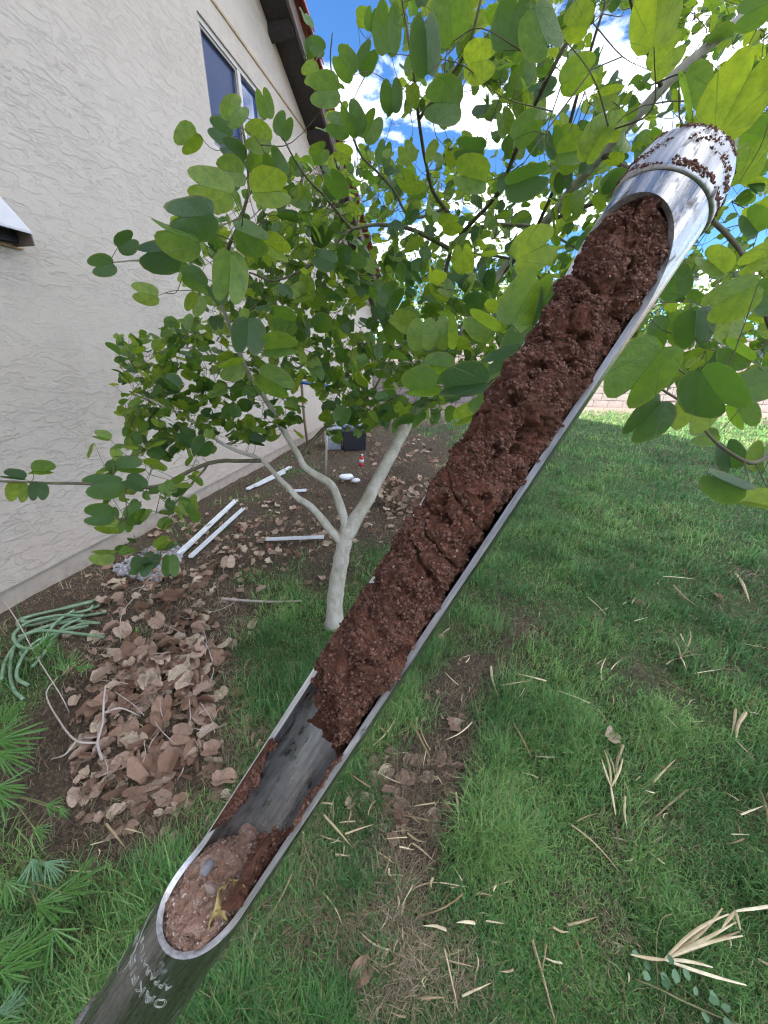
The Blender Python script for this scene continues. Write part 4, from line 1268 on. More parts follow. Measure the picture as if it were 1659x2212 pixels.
# ================================================================== lawn
def lawn_density(X, Y):
    px_, py_, dep = to_px(np.stack([X, Y, np.zeros_like(X)], -1))
    P = np.stack([X, Y, np.zeros_like(X)], -1)
    n = fbm(P * 2.2, 3, 21); n2 = fbm(P * 6.0, 2, 22)
    # bare mulch strip beneath the probe, litter heap by the wall, bare bed behind the trunk
    d = np.full(X.shape, 1.0)
    def blob(cx, cy, rx, ry, ang=0):
        a = R(ang); ux = (px_ - cx) * math.cos(a) + (py_ - cy) * math.sin(a); uy = -(px_ - cx) * math.sin(a) + (py_ - cy) * math.cos(a)
        return np.exp(-((ux / rx) ** 2 + (uy / ry) ** 2) ** 1.5)
    d -= 1.05 * blob(930, 1690, 110, 260, 12)
    d -= 0.7 * blob(1010, 1450, 130, 90)
    d -= 1.1 * blob(310, 1500, 260, 250, 0)
    d -= 1.1 * blob(160, 1700, 230, 170)
    d -= 1.2 * blob(640, 1110, 330, 165)
    d -= 0.55 * blob(780, 2080, 300, 160)
    d -= 0.55 * blob(330, 1830, 260, 120)
    d -= 0.35 * blob(420, 2050, 300, 160)
    d -= 0.4 * blob(1450, 1450, 200, 60)
    d -= 0.4 * blob(1150, 1380, 120, 90)
    d -= 0.8 * blob(330, 1300, 260, 130)
    d -= 0.5 * blob(1330, 1900, 120, 160)
    d -= 0.35 * blob(1580, 1750, 120, 200)
    d -= 0.9 * blob(60, 1250, 250, 120)
    d -= 1.1 * blob(860, 990, 150, 130)
    d += 0.62 * n + 0.45 * n2
    d += 0.25 * blob(1250, 1150, 300, 180) + 0.3 * blob(620, 1400, 130, 120) + 0.2 * blob(1130, 1750, 170, 200)
    far_edge = 10.3 + 0.7 * n
    d = np.where(Y > far_edge, d * np.clip(1 - (Y - far_edge) * 1.5, 0, 1), d)
    wd = (X - u_org[0]) * nn[0] + (Y - u_org[1]) * nn[1]
    d = np.where(wd < 0.4, d * np.clip(wd / 0.4, 0, 1) * 0.5, d)
    return np.clip(d, 0, 1)

ga_ = g_o.data.attributes.new('lawn', 'FLOAT', 'POINT')
ga_.data.foreach_set('value', np.where((np.abs(GV[:, 0]) < 30) & (GV[:, 1] > -10) & (GV[:, 1] < 12) & (GV[:, 0] < 8.6), lawn_density(GV[:, 0], GV[:, 1]), 0.0).astype(np.float32))

def blades(name, n, dens, lmin, lmax, wid, cols, mt, lay, seed, far=10.0, xr=(-2.6, 7.5)):
    rg_ = np.random.default_rng(seed)
    # area density falls off with distance as the view does
    m_ = int(n * 3.2)
    r_ = 0.32 * (far * 1.35 / 0.32) ** rg_.random(m_)
    a = rg_.uniform(R(-80), R(80), m_)
    X = r_ * np.sin(a); Y = r_ * np.cos(a)
    keep = rg_.random(m_) < dens(X, Y) * np.where(Y < far + 1.5, 1, 0)
    X, Y, r_ = X[keep][:n], Y[keep][:n], r_[keep][:n]
    n = len(X)
    px_, py_, dep = to_px(np.stack([X, Y, np.zeros(n)], -1))
    Z = gz(X, Y)
    P = np.stack([X, Y, Z], -1)
    ln = rg_.uniform(lmin, lmax, n) * np.clip(0.85 + 1.1 * fbm(P * 5, 2, seed), .4, 1.6)
    w = wid * (0.7 + 0.6 * rg_.random(n)) * np.clip(r_ / 1.8, 0.8, 5.0)
    az = rg_.uniform(0, 2 * np.pi, n) + 1.4 * fbm(P * 3, 2, seed + 3)
    el = np.clip(rg_.normal(lay, 0.35, n), 0.05, 1.5)       # lean from vertical
    h1 = np.stack([np.cos(az) * np.sin(el * .6), np.sin(az) * np.sin(el * .6), np.cos(el * .6)], -1)
    az2 = az + rg_.normal(0, .5, n)
    el2 = np.clip(el * 1.5 + rg_.normal(.15, .25, n), 0, 1.9)
    h2 = np.stack([np.cos(az2) * np.sin(el2), np.sin(az2) * np.sin(el2), np.cos(el2)], -1)
    sd_ = np.stack([-np.sin(az + .5), np.cos(az + .5), 0 * az], -1)
    p0 = P - np.array([0, 0, .004]); p1_ = p0 + h1 * (ln * .5)[:, None]; p2_ = p1_ + h2 * (ln * .5)[:, None]
    p2_[:, 2] = np.maximum(p2_[:, 2], Z + 0.004)
    V = np.stack([p0 - sd_ * w[:, None], p0 + sd_ * w[:, None], p1_ + sd_ * w[:, None] * .8, p1_ - sd_ * w[:, None] * .8, p2_], 1).reshape(-1, 3)
    b0 = np.arange(n) * 5
    F = np.concatenate([np.stack([b0, b0 + 1, b0 + 2], 1), np.stack([b0, b0 + 2, b0 + 3], 1), np.stack([b0 + 3, b0 + 2, b0 + 4], 1)])
    me = new_mesh(name, V, F, False)
    t_ = np.clip(rg_.random(n) * .7 + .5 * (fbm(P * 2.5, 3, seed + 7) + .3), 0, 1)
    c0, c1, c2 = (np.array(c) for c in cols)
    C = np.where(t_[:, None] < .6, c0 + (c1 - c0) * (t_ / .6)[:, None], c1 + (c2 - c1) * ((t_ - .6) / .4)[:, None])
    dryb = rg_.random(n) < .10
    C[dryb] = np.array([.34, .28, .16]) * (0.5 + 0.7 * rg_.random((int(dryb.sum()), 1)))
    C4 = np.c_[C, np.ones(n)]
    ca = me.color_attributes.new('Col', 'FLOAT_COLOR', 'POINT')
    ca.data.foreach_set('color', np.repeat(C4, 5, axis=0).astype(np.float32).ravel())
    return link(name, me, mt)
lawn = blades('lawn_grass', 270000, lambda X, Y: lawn_density(X, Y), 0.040, 0.120, 0.0017, ((.052, .135, .048), (.135, .305, .092), (.31, .48, .155)), M['grass'], .75, 101)
tag(lawn, 'fine green lawn grass growing in patches beside the house', 'grass', kind='stuff')
th_d = lambda X, Y: 0.10 + 0.90 * (1 - lawn_density(X, Y))
that = blades('thatch', 80000, th_d, 0.03, 0.09, 0.0011, ((.08, .06, .04), (.22, .17, .115), (.44, .36, .24)), M['thatch'], 1.35, 202)
tag(that, 'dry brown grass thatch and stems covering the bare soil', 'thatch', kind='stuff')

# ================================================================== fallen leaves
def on_ground(x, y, lift=0.0):
    P = ground(x, y); z = float(gz(P[0], P[1]))
    return ground(x, y, z + lift)

def dry_matrix(P, size, flat=0.5):
    az = random.uniform(0, 2 * math.pi)
    yd = np.array([math.cos(az), math.sin(az), random.gauss(0, .25 * flat)])
    nr = np.array([random.gauss(0, .45 * flat), random.gauss(0, .45 * flat), random.choice((1, 1, -1))])
    return frame_matrix(P, yd, nr, size)
heap = [  # region, count, size, lift
 ([(230,1240),(470,1230),(480,1420),(330,1480),(230,1400)], 62, .092, .05, 'curled brown leaf in the litter heap between hose and lawn'),
 ([(200,1400),(440,1400),(430,1560),(340,1700),(180,1640)], 48, .10, .03, 'dry brown leaf lying around the forked grey twig'),
 ([(560,1080),(720,1080),(700,1190),(480,1210)], 34, .07, .03, 'dry brown leaf near the crosswise white plastic strip'),
 ([(800,950),(960,935),(930,1090),(840,1120),(800,1060)], 64, .085, .05, 'dry golden brown leaf in the litter behind the right limb'),
 ([(300,1130),(560,1110),(560,1260),(300,1250)], 36, .07, .03, 'dry brown leaf beside the long white plastic strips'),
]
mass_l = []
for poly, cnt_, size, lift, lbl in heap:
    xs = [p[0] for p in poly]; ys = [p[1] for p in poly]
    k = 0
    big_n = cnt_
    while k < big_n + cnt_ * 3:
        x = random.uniform(min(xs) - 20, max(xs) + 20); y = random.uniform(min(ys) - 20, max(ys) + 20)
        if not in_poly(x, y, poly) and random.random() < .85: continue
        P = on_ground(x, y, random.uniform(0.004, lift))
        if np.dot(P - u_org, nn) < 0.06: continue
        Mx = dry_matrix(P, size * random.uniform(.55, 1.15), 1.3)
        if k < big_n:
            o = link('fallen_leaf', random.choice(DRY)); o.matrix_world = Matrix(Mx.tolist())
            tag(o, lbl, 'dead leaf', lbl.replace('leaf', 'leaves', 1))
        else:
            Mx[:3, :3] *= .8; Mx[2, 3] = max(0.002, Mx[2, 3] - .02)
            mass_l.append((random.randrange(4), Mx))
        k += 1
# thinner litter everywhere in the bed
for _ in range(900):
    x = random.uniform(150, 1000); y = random.uniform(960, 1800)
    P = on_ground(x, y, .004)
    if np.dot(P - u_org, nn) < 0.06: continue
    if random.random() < lawn_density(np.array([P[0]]), np.array([P[1]]))[0]: continue
    mass_l.append((random.randrange(4), dry_matrix(P, random.uniform(.025, .06), .7)))
lo_dry = [leaf_mesh('dry_small', R(a), c, k, dry=True, rows=3) for a, c, k in ((12, .2, .0), (40, .2, .1), (70, .3, -.1), (25, .4, .1))]
lm = merge_instances('leaf_litter', lo_dry, mass_l, M['dry_mass'], None, RNG.random(len(mass_l)))
tag(lm, 'bed of crumbled brown leaf litter beneath the tree', 'leaf litter', kind='stuff')
# single leaves one can point to
single = [
 (405,1445,.105,'large curled brown leaf at the right edge of the litter heap'), (460,1690,.085,'tan two-lobed dead leaf lying flat beside the probe'),
 (360,1670,.085,'pale brown dead leaf just left of the flat tan leaf'), (190,1510,.105,'big folded tan dead leaf beside the forked grey twig'),
 (250,1665,.09,'rounded brown dead leaf below the forked grey twig'), (205,1415,.06,'cream coloured dry leaf curled up above the forked twig'),
 (265,1440,.075,'pinkish brown dead leaf pair in the middle of the heap'), (430,1480,.08,'brown dead leaf lying half over the grass edge'),
 (1372,1290,.07,'rust orange dead leaf on the open lawn'), (1548,1283,.05,'pale pink dead leaf at the right of the lawn'),
 (1325,1585,.07,'dull red dead leaf amid straw on the lawn'), (1300,1325,.05,'small tan dead leaf at the end of a straw on the lawn'),
 (440,1620,.07,'small curled dead leaf with orange stem near the probe'), (30,1240,.055,'dry orange-brown leaf hanging against the wall base'),
 (460,1240,.07,'cream dead leaf at the top of the litter heap'), (800,2080,.06,'brown leaf scrap under straw near the bottom edge')]
for x, y, sz, lb in single:
    o = link('fallen_leaf', random.choice(DRY)); o.matrix_world = Matrix(dry_matrix(on_ground(x, y, .03), sz, .6).tolist())
    tag(o, lb, 'dead leaf', 'dead leaves lying singly')

# ================================================================== straw on the lawn
def straw_mesh(bend, seed):
    n = 6; V = []; F = []
    rs = random.Random(seed)
    for i in range(n):
        t_ = i / (n - 1)
        w = (0.017 + 0.008 * (seed % 3)) * (1 - t_) ** .5 * (0.6 + .5 * math.sin(2.5 * t_ + .6)) + 0.003
        x = t_ - .5; y = bend * math.sin(t_ * math.pi) * .5 + .004 * rs.uniform(-1, 1); z = 0.012 * math.sin(t_ * 4 + seed)
        V += [(x, y - w, z), (x, y, z + w * .8), (x, y + w, z), (x, y, z - w * .3)]
    for i in range(n - 1):
        for j in range(4): F.append((i*4 + j, i*4 + (j+1) % 4, (i+1)*4 + (j+1) % 4, (i+1)*4 + j))
    F += [(3, 2, 1, 0), tuple((n-1)*4 + j for j in range(4))]
    me = new_mesh('straw', V, F, False); me.materials.append(M['straw']); return me
STRAW = [straw_mesh(b_, i) for i, b_ in enumerate((0.0, .05, -.07, .10, .02, -.03, .13, 0.0))]
def put_straw(p, q, lift, label=None, group='straw stalks strewn over the lawn', wide=1.0):
    A = on_ground(*p, lift); B_ = on_ground(*q, lift + random.uniform(0, .02))
    v = B_ - A; ln = np.linalg.norm(v)
    o = link('straw', random.choice(STRAW))
    y_ = np.cross([0, 0, 1], v / ln); y_ /= np.linalg.norm(y_); z_ = np.cross(v / ln, y_)
    wsc = max(0.12, ln) * wide * 1.0
    Mx = np.eye(4); Mx[:3, 0] = v; Mx[:3, 1] = y_ * wsc; Mx[:3, 2] = z_ * wsc; Mx[:3, 3] = (A + B_) / 2
    o.matrix_world = Matrix(Mx.tolist())
    if label is None:
        mx_, my_ = (p[0] + q[0]) / 2, (p[1] + q[1]) / 2
        label = ('pale straw lying in the dark grass left of the probe' if mx_ < 560 else
                 'pale straw lying on or beside the bare soil strip by the probe' if mx_ < 1040 and my_ < 1880 else
                 'pale straw on the grass along the bottom margin right of the probe' if mx_ < 1250 else
                 'pale straw on the far upper part of the open lawn' if my_ < 1400 else
                 'pale straw on the right-hand lawn around the red leaf' if my_ < 1800 else
                 'pale straw on the lawn near the bleached fanned stalk')
        group = label.replace('pale straw', 'straws')
    tag(o, label, 'straw', group)
named_straw = [
 ((1235,1782),(1340,1885),'long split tan stalk on the lawn, right of the probe'), ((1040,990),(1040,991),None),
 ((985,1712),(990,1800),'broad pointed straw leaf standing by the bare soil strip'), ((885,1552),(930,1640),'short thick pale stalk beside the bare soil strip'),
 ((855,1552),(805,1612),'pale straw lying across the bare soil by the probe rim'), ((630,1890),(575,1995),'broad greyish straw leaf close to the probe'),
 ((545,2030),(445,2150),'long thin straw running beside the lower end of the probe'), ((935,1300),(1000,1325),None), ((1480,1245),(1540,1255),None)]
for p_, q_, lb in named_straw:
    if lb: put_straw(p_, q_, .03, lb, wide=1.0)
for p_, q_ in (((1430,1245),(1500,1250)),((1590,1240),(1620,1300)),((1455,1265),(1510,1312)),((1270,1290),(1310,1330)),((1470,1370),(1480,1410)),((1475,1410),(1520,1400)),((1540,1440),(1600,1450)),((1600,1390),(1659,1400)),
 ((1430,1470),(1500,1500)),((1500,1455),(1560,1445)),((1440,1435),(1480,1420)),((1300,1470),(1310,1420)),((1290,1530),(1320,1570)),((1215,1560),(1250,1620)),((1275,1520),(1200,1490)),((1310,1620),(1330,1700)),((1345,1610),(1330,1690)),
 ((1430,1540),(1470,1580)),((1480,1560),(1500,1630)),((1590,1530),(1580,1590)),((1610,1540),(1590,1600)),((1590,1600),(1640,1650)),((1350,1720),(1355,1790)),((1410,1690),(1460,1640)),((1485,1705),(1410,1770)),((1350,1690),(1360,1740)),
 ((1110,1560),(1150,1640)),((1060,1440),(1075,1500)),((1080,1480),(1150,1470)),((990,1480),(960,1450)),((1180,1470),(1110,1455)),((850,1590),(800,1560)),((930,1620),(905,1560)),((800,1700),(740,1660)),((700,1760),(760,1830)),((880,1800),(920,1820)),
 ((1050,1990),(1090,1995)),((780,2010),(830,2060)),((960,2050),(990,2180)),((1150,2030),(1200,2212)),((1180,2040),(1170,2110)),((700,1930),(740,2000)),((640,1960),(690,2030)),((840,1960),(820,2010)),((560,2000),(540,2060)),((1640,1700),(1659,1780)),((1600,1760),(1650,1740)),((330,2110),(360,2170)),((500,1900),(560,1880)),((270,1790),(310,1800)),((230,1780),(270,1830)),((520,1780),(500,1840)),((1000,1930),(900,1980)),((1240,2020),(1260,2090)),((1020,1560),(960,1600))):
    put_straw(p_, q_, random.uniform(.015, .04))
for _ in range(130):
    x = random.uniform(700, 1659); y = random.uniform(1180, 2200)
    dep = to_px(on_ground(x, y))[2]; ln = random.uniform(.03, .1) * FX / dep
    a = random.uniform(0, 6.28)
    put_straw((x, y), (x + ln * math.cos(a), y + ln * .6 * math.sin(a)), random.uniform(.005, .03), wide=.8)
for _ in range(70):
    x = random.uniform(150, 1050); y = random.uniform(1480, 2200)
    dep = to_px(on_ground(x, y))[2]; ln = random.uniform(.03, .09) * FX / dep
    a = random.uniform(0, 6.28)
    put_straw((x, y), (x + ln * math.cos(a), y + ln * .6 * math.sin(a)), random.uniform(.003, .015), wide=.7)

for _ in range(60):
    x = random.gauss(860, 120); y = random.uniform(1480, 2200)
    if not 500 < x < 1250: continue
    dep = to_px(on_ground(x, y))[2]; ln = random.uniform(.04, .12) * FX / dep
    a = random.uniform(0, 6.28)
    put_straw((x, y), (x + ln * math.cos(a), y + ln * .7 * math.sin(a)), random.uniform(.008, .03), wide=random.uniform(.5, 1.1))

# the branched dry stalk in the lower right corner
def stalk(name, hub, tips, label, lift=.05, back=None):
    H0 = on_ground(*hub, lift)
    o = empty(name, H0)
    for tip in tips:
        T_ = on_ground(*tip, lift + random.uniform(-.02, .03))
        v = T_ - H0; ln = np.linalg.norm(v); d_ = v / ln
        y_ = np.cross([0, 0, 1], d_); y_ /= np.linalg.norm(y_); z_ = np.cross(d_, y_)
        n = 8; V = []; F = []
        bd = random.uniform(-.045, .045)
        for i in range(n):
            t_ = i / (n - 1)
            w = 0.0014 + 0.0030 * math.sin(t_ * math.pi * .9 + .25) ** 1.2 * (1 - .4 * t_)
            c_ = d_ * ln * t_ + y_ * bd * ln * math.sin(t_ * 3.1) + z_ * .05 * ln * math.sin(t_ * 3.1)
            for (a_, b_) in ((-1, 0), (0, .5), (1, 0), (0, -.25)): V.append(c_ + y_ * a_ * w + z_ * b_ * w)
        for i in range(n - 1):
            for j in range(4): F.append((i*4 + j, i*4 + (j+1) % 4, (i+1)*4 + (j+1) % 4, (i+1)*4 + j))
        F += [(3, 2, 1, 0), tuple((n-1)*4 + j for j in range(4))]
        link('dry_blade', new_mesh('dry_blade', V, F, False), M['straw'], o)
    tag(o, label, 'dry stalk')
stalk('dry_stalk', (1435, 2073), [(1362, 2062), (1560, 1962), (1575, 1975), (1590, 1992), (1598, 2012), (1605, 2022), (1612, 2128), (1540, 2090)], 'bleached dry stalk with fanned blades in the lower right corner')
stalk('dry_stalk', (1590, 1968), [(1659, 1962), (1690, 1950), (1560, 2005), (1600, 2010)], 'white dry blade with curled end at the right margin, bottom')
stalk('dry_stalk', (1320, 1700), [(1305, 1620), (1345, 1640), (1330, 1760), (1300, 1640)], 'small forked straw stalk standing in the lawn below the red leaf')
stalk('dry_stalk', (1470, 1420), [(1455, 1380), (1490, 1360), (1520, 1415), (1480, 1440)], 'bleached forked straw tuft in the middle right of the lawn')

# small broad-leaved weed near the bottom edge
def weed():
    H0 = on_ground(1400, 2140, .02)
    o = empty('weed', H0)
    tag(o, 'sprawling weed with small grey-green leaves near the bottom right', 'weed')
    st = [on_ground(x, y, .03) for x, y in ((1370, 2115), (1420, 2135), (1480, 2165), (1560, 2200), (1600, 2215))]
    V, F = tube(spline(st, 5) - H0, .0022, 6); link('stem', new_mesh('stem', V, F, True), M['palm_stem'], o)
    st2 = [on_ground(x, y, z) for x, y, z in ((1420, 2135, .03), (1418, 2030, .06), (1430, 1985, .08), (1450, 1975, .08))]
    V, F = tube(spline(st2, 5) - H0, .0016, 6); link('stem', new_mesh('stem', V, F, True), M['palm_stem'], o)
    me = new_mesh('leaf', [(0, 0, 0), (.35, .3, .06), (.3, .75, .05), (0, 1, -.05), (-.3, .75, .05), (-.35, .3, .06), (0, .5, -.03)], [(0, 1, 6), (1, 2, 6), (2, 3, 6), (3, 4, 6), (4, 5, 6), (5, 0, 6)], True)
    me.materials.append(M['palm_pale'])
    for x, y in ((1380, 2060), (1395, 2075), (1440, 2105), (1460, 2125), (1445, 2140), (1490, 2120), (1500, 2150), (1530, 2160), (1520, 2185), (1560, 2180), (1580, 2205), (1400, 2100), (1455, 2085), (1540, 2140)):
        l_ = link('leaf', me, None, o)
        P = on_ground(x, y, random.uniform(.03, .07)) - H0
        a = random.uniform(0, 6.28)
        l_.matrix_local = Matrix(frame_matrix(P, (math.cos(a), math.sin(a), .3), (random.gauss(0, .3), random.gauss(0, .3), 1), random.uniform(.016, .028)).tolist())
weed()

# ================================================================== fan palm seedlings
def fan_mesh(n, spread, seed, split=.5):
    rs = random.Random(seed); V = []; F = []
    for i in range(n):
        a = (i / (n - 1) - .5) * spread + rs.uniform(-.07, .07)
        ln = (1 - .22 * abs(i / (n - 1) - .5) * 2) * rs.uniform(.72, 1.1)
        d = np.array([math.sin(a), math.cos(a), 0]); s_ = np.array([math.cos(a), -math.sin(a), 0])
        w = 0.5 * spread / n * 0.62
        dr = rs.uniform(-.1, .6)
        o = len(V)
        for t_, ww in ((0, .02), (.4, w * .42), (.72, w * .55), (.88, w * .34), (1, .004)):
            z = -dr * t_ * t_ * .5
            c = d * ln * t_ + np.array([0, 0, z])
            V += [c - s_ * ww, c + np.array([0, 0, ww * .55]), c + s_ * ww]
        for k in range(4):
            for j in range(2): F.append((o + k*3 + j, o + k*3 + j + 1, o + (k+1)*3 + j + 1, o + (k+1)*3 + j))
    return new_mesh('fan_leaf', V, F, False)
def seedling(hubs, label, mt='palm'):
    gx_, gy_ = hubs[0][0], hubs[0][1]
    base = on_ground(gx_ - 15, gy_ + 40, 0)
    o = empty('palm_seedling', base)
    tag(o, label, 'palm seedling', 'fan palm seedlings')
    for k, (x, y, ang, ln, mt_) in enumerate(hubs):
        G_ = on_ground(x, y); dep = to_px(G_)[2] * .88
        P = at(x, y, dep); sz = ln / FX * dep
        a = R(ang)
        vd = ray(x, y); vd /= np.linalg.norm(vd)
        side = RT * math.cos(a) + UPV * math.sin(a)
        side = side - np.array([0, 0, 1]) * side[2] * .35
        nr = -vd + np.array([random.gauss(0, .3), random.gauss(0, .3), .5])
        me = fan_mesh(random.choice((7, 8, 9)), R(random.uniform(60, 95)), k + int(x)); me.materials.append(M[mt_])
        l_ = link('fan_leaf', me, None, o)
        Mx = frame_matrix(P, side, nr, sz); Mx[:3, 3] -= base
        l_.matrix_local = Matrix(Mx.tolist())
        q = base + np.array([random.gauss(0, .02), random.gauss(0, .02), 0])
        c_ = spline([q, (q + P) / 2 + np.array([random.gauss(0, .015), random.gauss(0, .015), .04]), P], 5) - base
        V, F = tube(c_, np.linspace(.003, .0016, len(c_)), 5); link('stem', new_mesh('stem', V, F, True), M['palm_stem'], o)
seedling([(70,1857,-78,78,'palm_pale'),(98,1862,-40,62,'palm_pale'),(133,1928,42,100,'palm'),(80,1955,5,98,'palm'),(12,1904,-45,68,'palm')], 'fan palm seedling with pale drooping leaves at the left edge, below the litter')
seedling([(0,2081,32,95,'palm'),(0,2100,-5,92,'palm'),(112,2007,-72,92,'palm'),(40,2060,50,80,'palm'),(-10,2040,10,70,'palm')], 'fan palm seedling at the left edge just above the bottom corner')
seedling([(-5,1600,0,100,'palm'),(-8,1625,-28,95,'palm'),(-5,1590,30,70,'palm'),(5,1560,60,60,'palm')], 'dark green fan palm seedling at the left edge beside the leaf heap')
seedling([(-8,1700,-8,72,'palm'),(-5,1720,-35,70,'palm'),(100,1740,-10,40,'palm'),(130,1745,-60,32,'palm'),(75,1790,-20,45,'palm')], 'bright green fan palm seedling at the left edge above the pale one')
seedling([(-8,2185,22,70,'palm_pale'),(-5,2210,-5,60,'palm'),(10,2190,55,60,'palm_pale')], 'greyish fan palm seedling in the lower left corner')
seedling([(92,1400,70,42,'palm'),(88,1405,140,36,'palm'),(98,1402,20,34,'palm'),(86,1412,200,30,'palm')], 'single small palm seedling standing in front of the green hose')
seedling([(150,1440,60,40,'palm'),(165,1445,20,40,'palm'),(140,1450,110,36,'palm')], 'low leafy palm seedling between the hose and the leaf heap')

# ================================================================== hose coil
def hose():
    loops = [
     [(210,1296),(190,1300),(120,1318),(50,1335),(38,1350),(60,1352),(130,1335),(205,1312),(215,1305)],
     [(230,1322),(150,1338),(60,1368),(30,1400),(22,1450),(30,1490),(50,1510)],
     [(205,1345),(160,1342),(100,1355),(50,1378),(15,1420),(2,1470)],
     [(215,1346),(190,1346),(165,1352),(110,1372),(70,1398),(45,1410),(60,1425),(90,1418)],
     [(175,1335),(140,1352),(125,1370),(110,1385),(100,1405),(70,1440)],
     [(200,1300),(150,1312),(70,1330),(48,1342),(80,1340),(150,1326),(190,1318),(200,1308)],
     [(190,1352),(140,1362),(80,1385),(48,1420),(36,1462),(60,1480)],
     [(160,1318),(120,1345),(96,1380),(70,1400),(40,1395),(30,1370),(60,1345),(120,1330),(180,1330)],
     [(225,1376),(205,1374),(180,1370),(90,1362),(40,1375)],
    ]
    base = on_ground(110, 1360); base[2] = 0
    o = empty('garden_hose', base)
    tag(o, 'tangled pale green garden hose lying against the house wall', 'hose')
    for k, lp in enumerate(loops):
        P = np.array([on_ground(x, y, .018 + .012 * k * .5) for x, y in lp])
        wd_ = (P - u_org) @ nn
        P = P + nn[None] * np.maximum(0, 0.035 - wd_)[:, None]
        V, F = tube(spline(P, 7) - base, .0080, 10); link('hose_loop', new_mesh('hose_loop', V, F, True), M['hose'], o)
hose()

# ================================================================== debris by the wall
def bar(name, a, c, w, h, mt, label, cat, group=None, za_=.02, zb_=.02):
    A = on_ground(*a, za_); B_ = on_ground(*c, zb_)
    v = B_ - A; ln = np.linalg.norm(v); d_ = v / ln
    y_ = np.cross([0, 0, 1], d_); y_ /= np.linalg.norm(y_); z_ = np.cross(d_, y_)
    V = []
    for x in (0, ln):
        for (p, q) in ((-w, 0), (-w, h), (-w * .55, h), (-w * .55, h * .25), (w * .55, h * .25), (w * .55, h), (w, h), (w, 0)):
            V.append(d_ * x + y_ * p + z_ * q)
    F = [(k, (k + 1) % 8, 8 + (k + 1) % 8, 8 + k) for k in range(8)]
    F += [(0, 1, 2, 3), (0, 3, 4, 7), (4, 5, 6, 7), (11, 10, 9, 8), (15, 12, 11, 8), (15, 14, 13, 12)]
    o = link(name, new_mesh(name, V, F, False), M[mt]); o.location = A
    return tag(o, label, cat, group)
g_ = 'white plastic strips on the ground'
bar('plastic_strip', (388,1198), (510,1082), .022, .02, 'pvc', 'long white plastic strip on the ground nearest the house wall', 'plastic strip', g_)
bar('plastic_strip', (412,1205), (526,1100), .016, .02, 'pvc', 'white plastic strip lying just right of the longest one', 'plastic strip', g_)
bar('plastic_strip', (535,1058), (628,1010), .022, .02, 'pvc', 'white plastic strip farther back along the wall foot', 'plastic strip', g_)
bar('plastic_strip', (552,1052), (615,1022), .016, .03, 'pvc', 'short white plastic strip beside the farther one', 'plastic strip', g_)
bar('plastic_strip', (575,1167), (700,1162), .014, .02, 'pvc', 'white plastic strip lying crosswise left of the trunk', 'plastic strip', g_, .03, .03)
bar('plastic_strip', (630,1062), (662,1060), .03, .015, 'white', 'small white plastic scrap behind the left limb of the tree', 'plastic strip', g_)

def stick(name, nodes_, r0, r1, mt, label, cat='twig', forks=()):
    P = np.array([on_ground(x, y, z) for x, y, z in nodes_])
    base = P[0].copy()
    if forks:
        o = empty(name, base)
        V, F = tube(spline(P, 6) - base, np.linspace(r0, r1, len(spline(P, 6))), 7); link('stem', new_mesh('stem', V, F, True), M[mt], o)
        for f_ in forks:
            Q = np.array([on_ground(x, y, z) for x, y, z in f_]); c_ = spline(Q, 6) - base
            V, F = tube(c_, np.linspace(r0 * .8, r1 * .7, len(c_)), 6); link('side_twig', new_mesh('side_twig', V, F, True), M[mt], o)
    else:
        c_ = spline(P, 6) - base
        V, F = tube(c_, np.linspace(r0, r1, len(c_)), 7); o = link(name, new_mesh(name, V, F, True), M[mt]); o.location = base
    return tag(o, label, cat)
stick('fallen_twig', [(221,1642,.02),(211,1605,.05),(222,1560,.08),(224,1515,.1),(228,1480,.12)], .0062, .003, 'grey_twig', 'forked bare grey twig lying on the dead leaves',
      forks=[[(211,1605,.05),(165,1600,.06),(130,1560,.07),(100,1500,.08),(125,1462,.08)], [(165,1600,.06),(140,1630,.04),(110,1640,.02)], [(224,1540,.09),(260,1530,.09),(300,1545,.06)]])
stick('fallen_stick', [(478,1293,.03),(540,1298,.03),(600,1300,.03),(650,1298,.03)], .009, .006, 'grey_twig', 'straight pale stick on the ground left of the tree trunk', 'stick')
stick('arching_twig', [(-10,1275,.01),(30,1330,.12),(80,1420,.14),(130,1500,.1),(150,1540,.02)], .003, .002, 'grey_twig', 'thin dry stem arching over the hose at the left edge', 'stem')
stick('arching_twig', [(260,1390,.02),(262,1330,.2),(290,1290,.3),(330,1240,.36)], .0028, .0015, 'grey_twig', 'thin dry stem rising through the leaf heap', 'stem')

for k in range(26):
    x = random.uniform(190, 480); y = random.uniform(1260, 1680); a = random.uniform(0, 6.28); ln = random.uniform(30, 90)
    stick('fallen_twig', [(x, y, .05), (x + ln * .5 * math.cos(a) + random.uniform(-8, 8), y + ln * .4 * math.sin(a), random.uniform(.05, .09)), (x + ln * math.cos(a), y + ln * .8 * math.sin(a), .05)], .0022, .0012, 'grey_twig', 'thin dry twig among the dead leaves of the heap', 'twig')['group'] = 'thin twigs in the leaf heap'

# white gravel at the wall foot
def gravel():
    pts = []; 
    while len(pts) < 420:
        x = random.uniform(235, 400); y = random.uniform(1180, 1262)
        if not in_poly(x, y, [(262,1245),(240,1228),(330,1180),(400,1182),(380,1230),(340,1255)]): continue
        P = on_ground(x, y, .012)
        if np.dot(P - u_org, nn) < 0.02: continue
        pts.append(P)
    pts = np.array(pts)
    o = crumb_mesh('gravel', pts, 0.010 + 0.014 * rg.random(len(pts)), M['pebble'], None, seed=31)
    tag(o, 'patch of white and grey gravel at the foot of the wall', 'gravel', kind='stuff')
gravel()

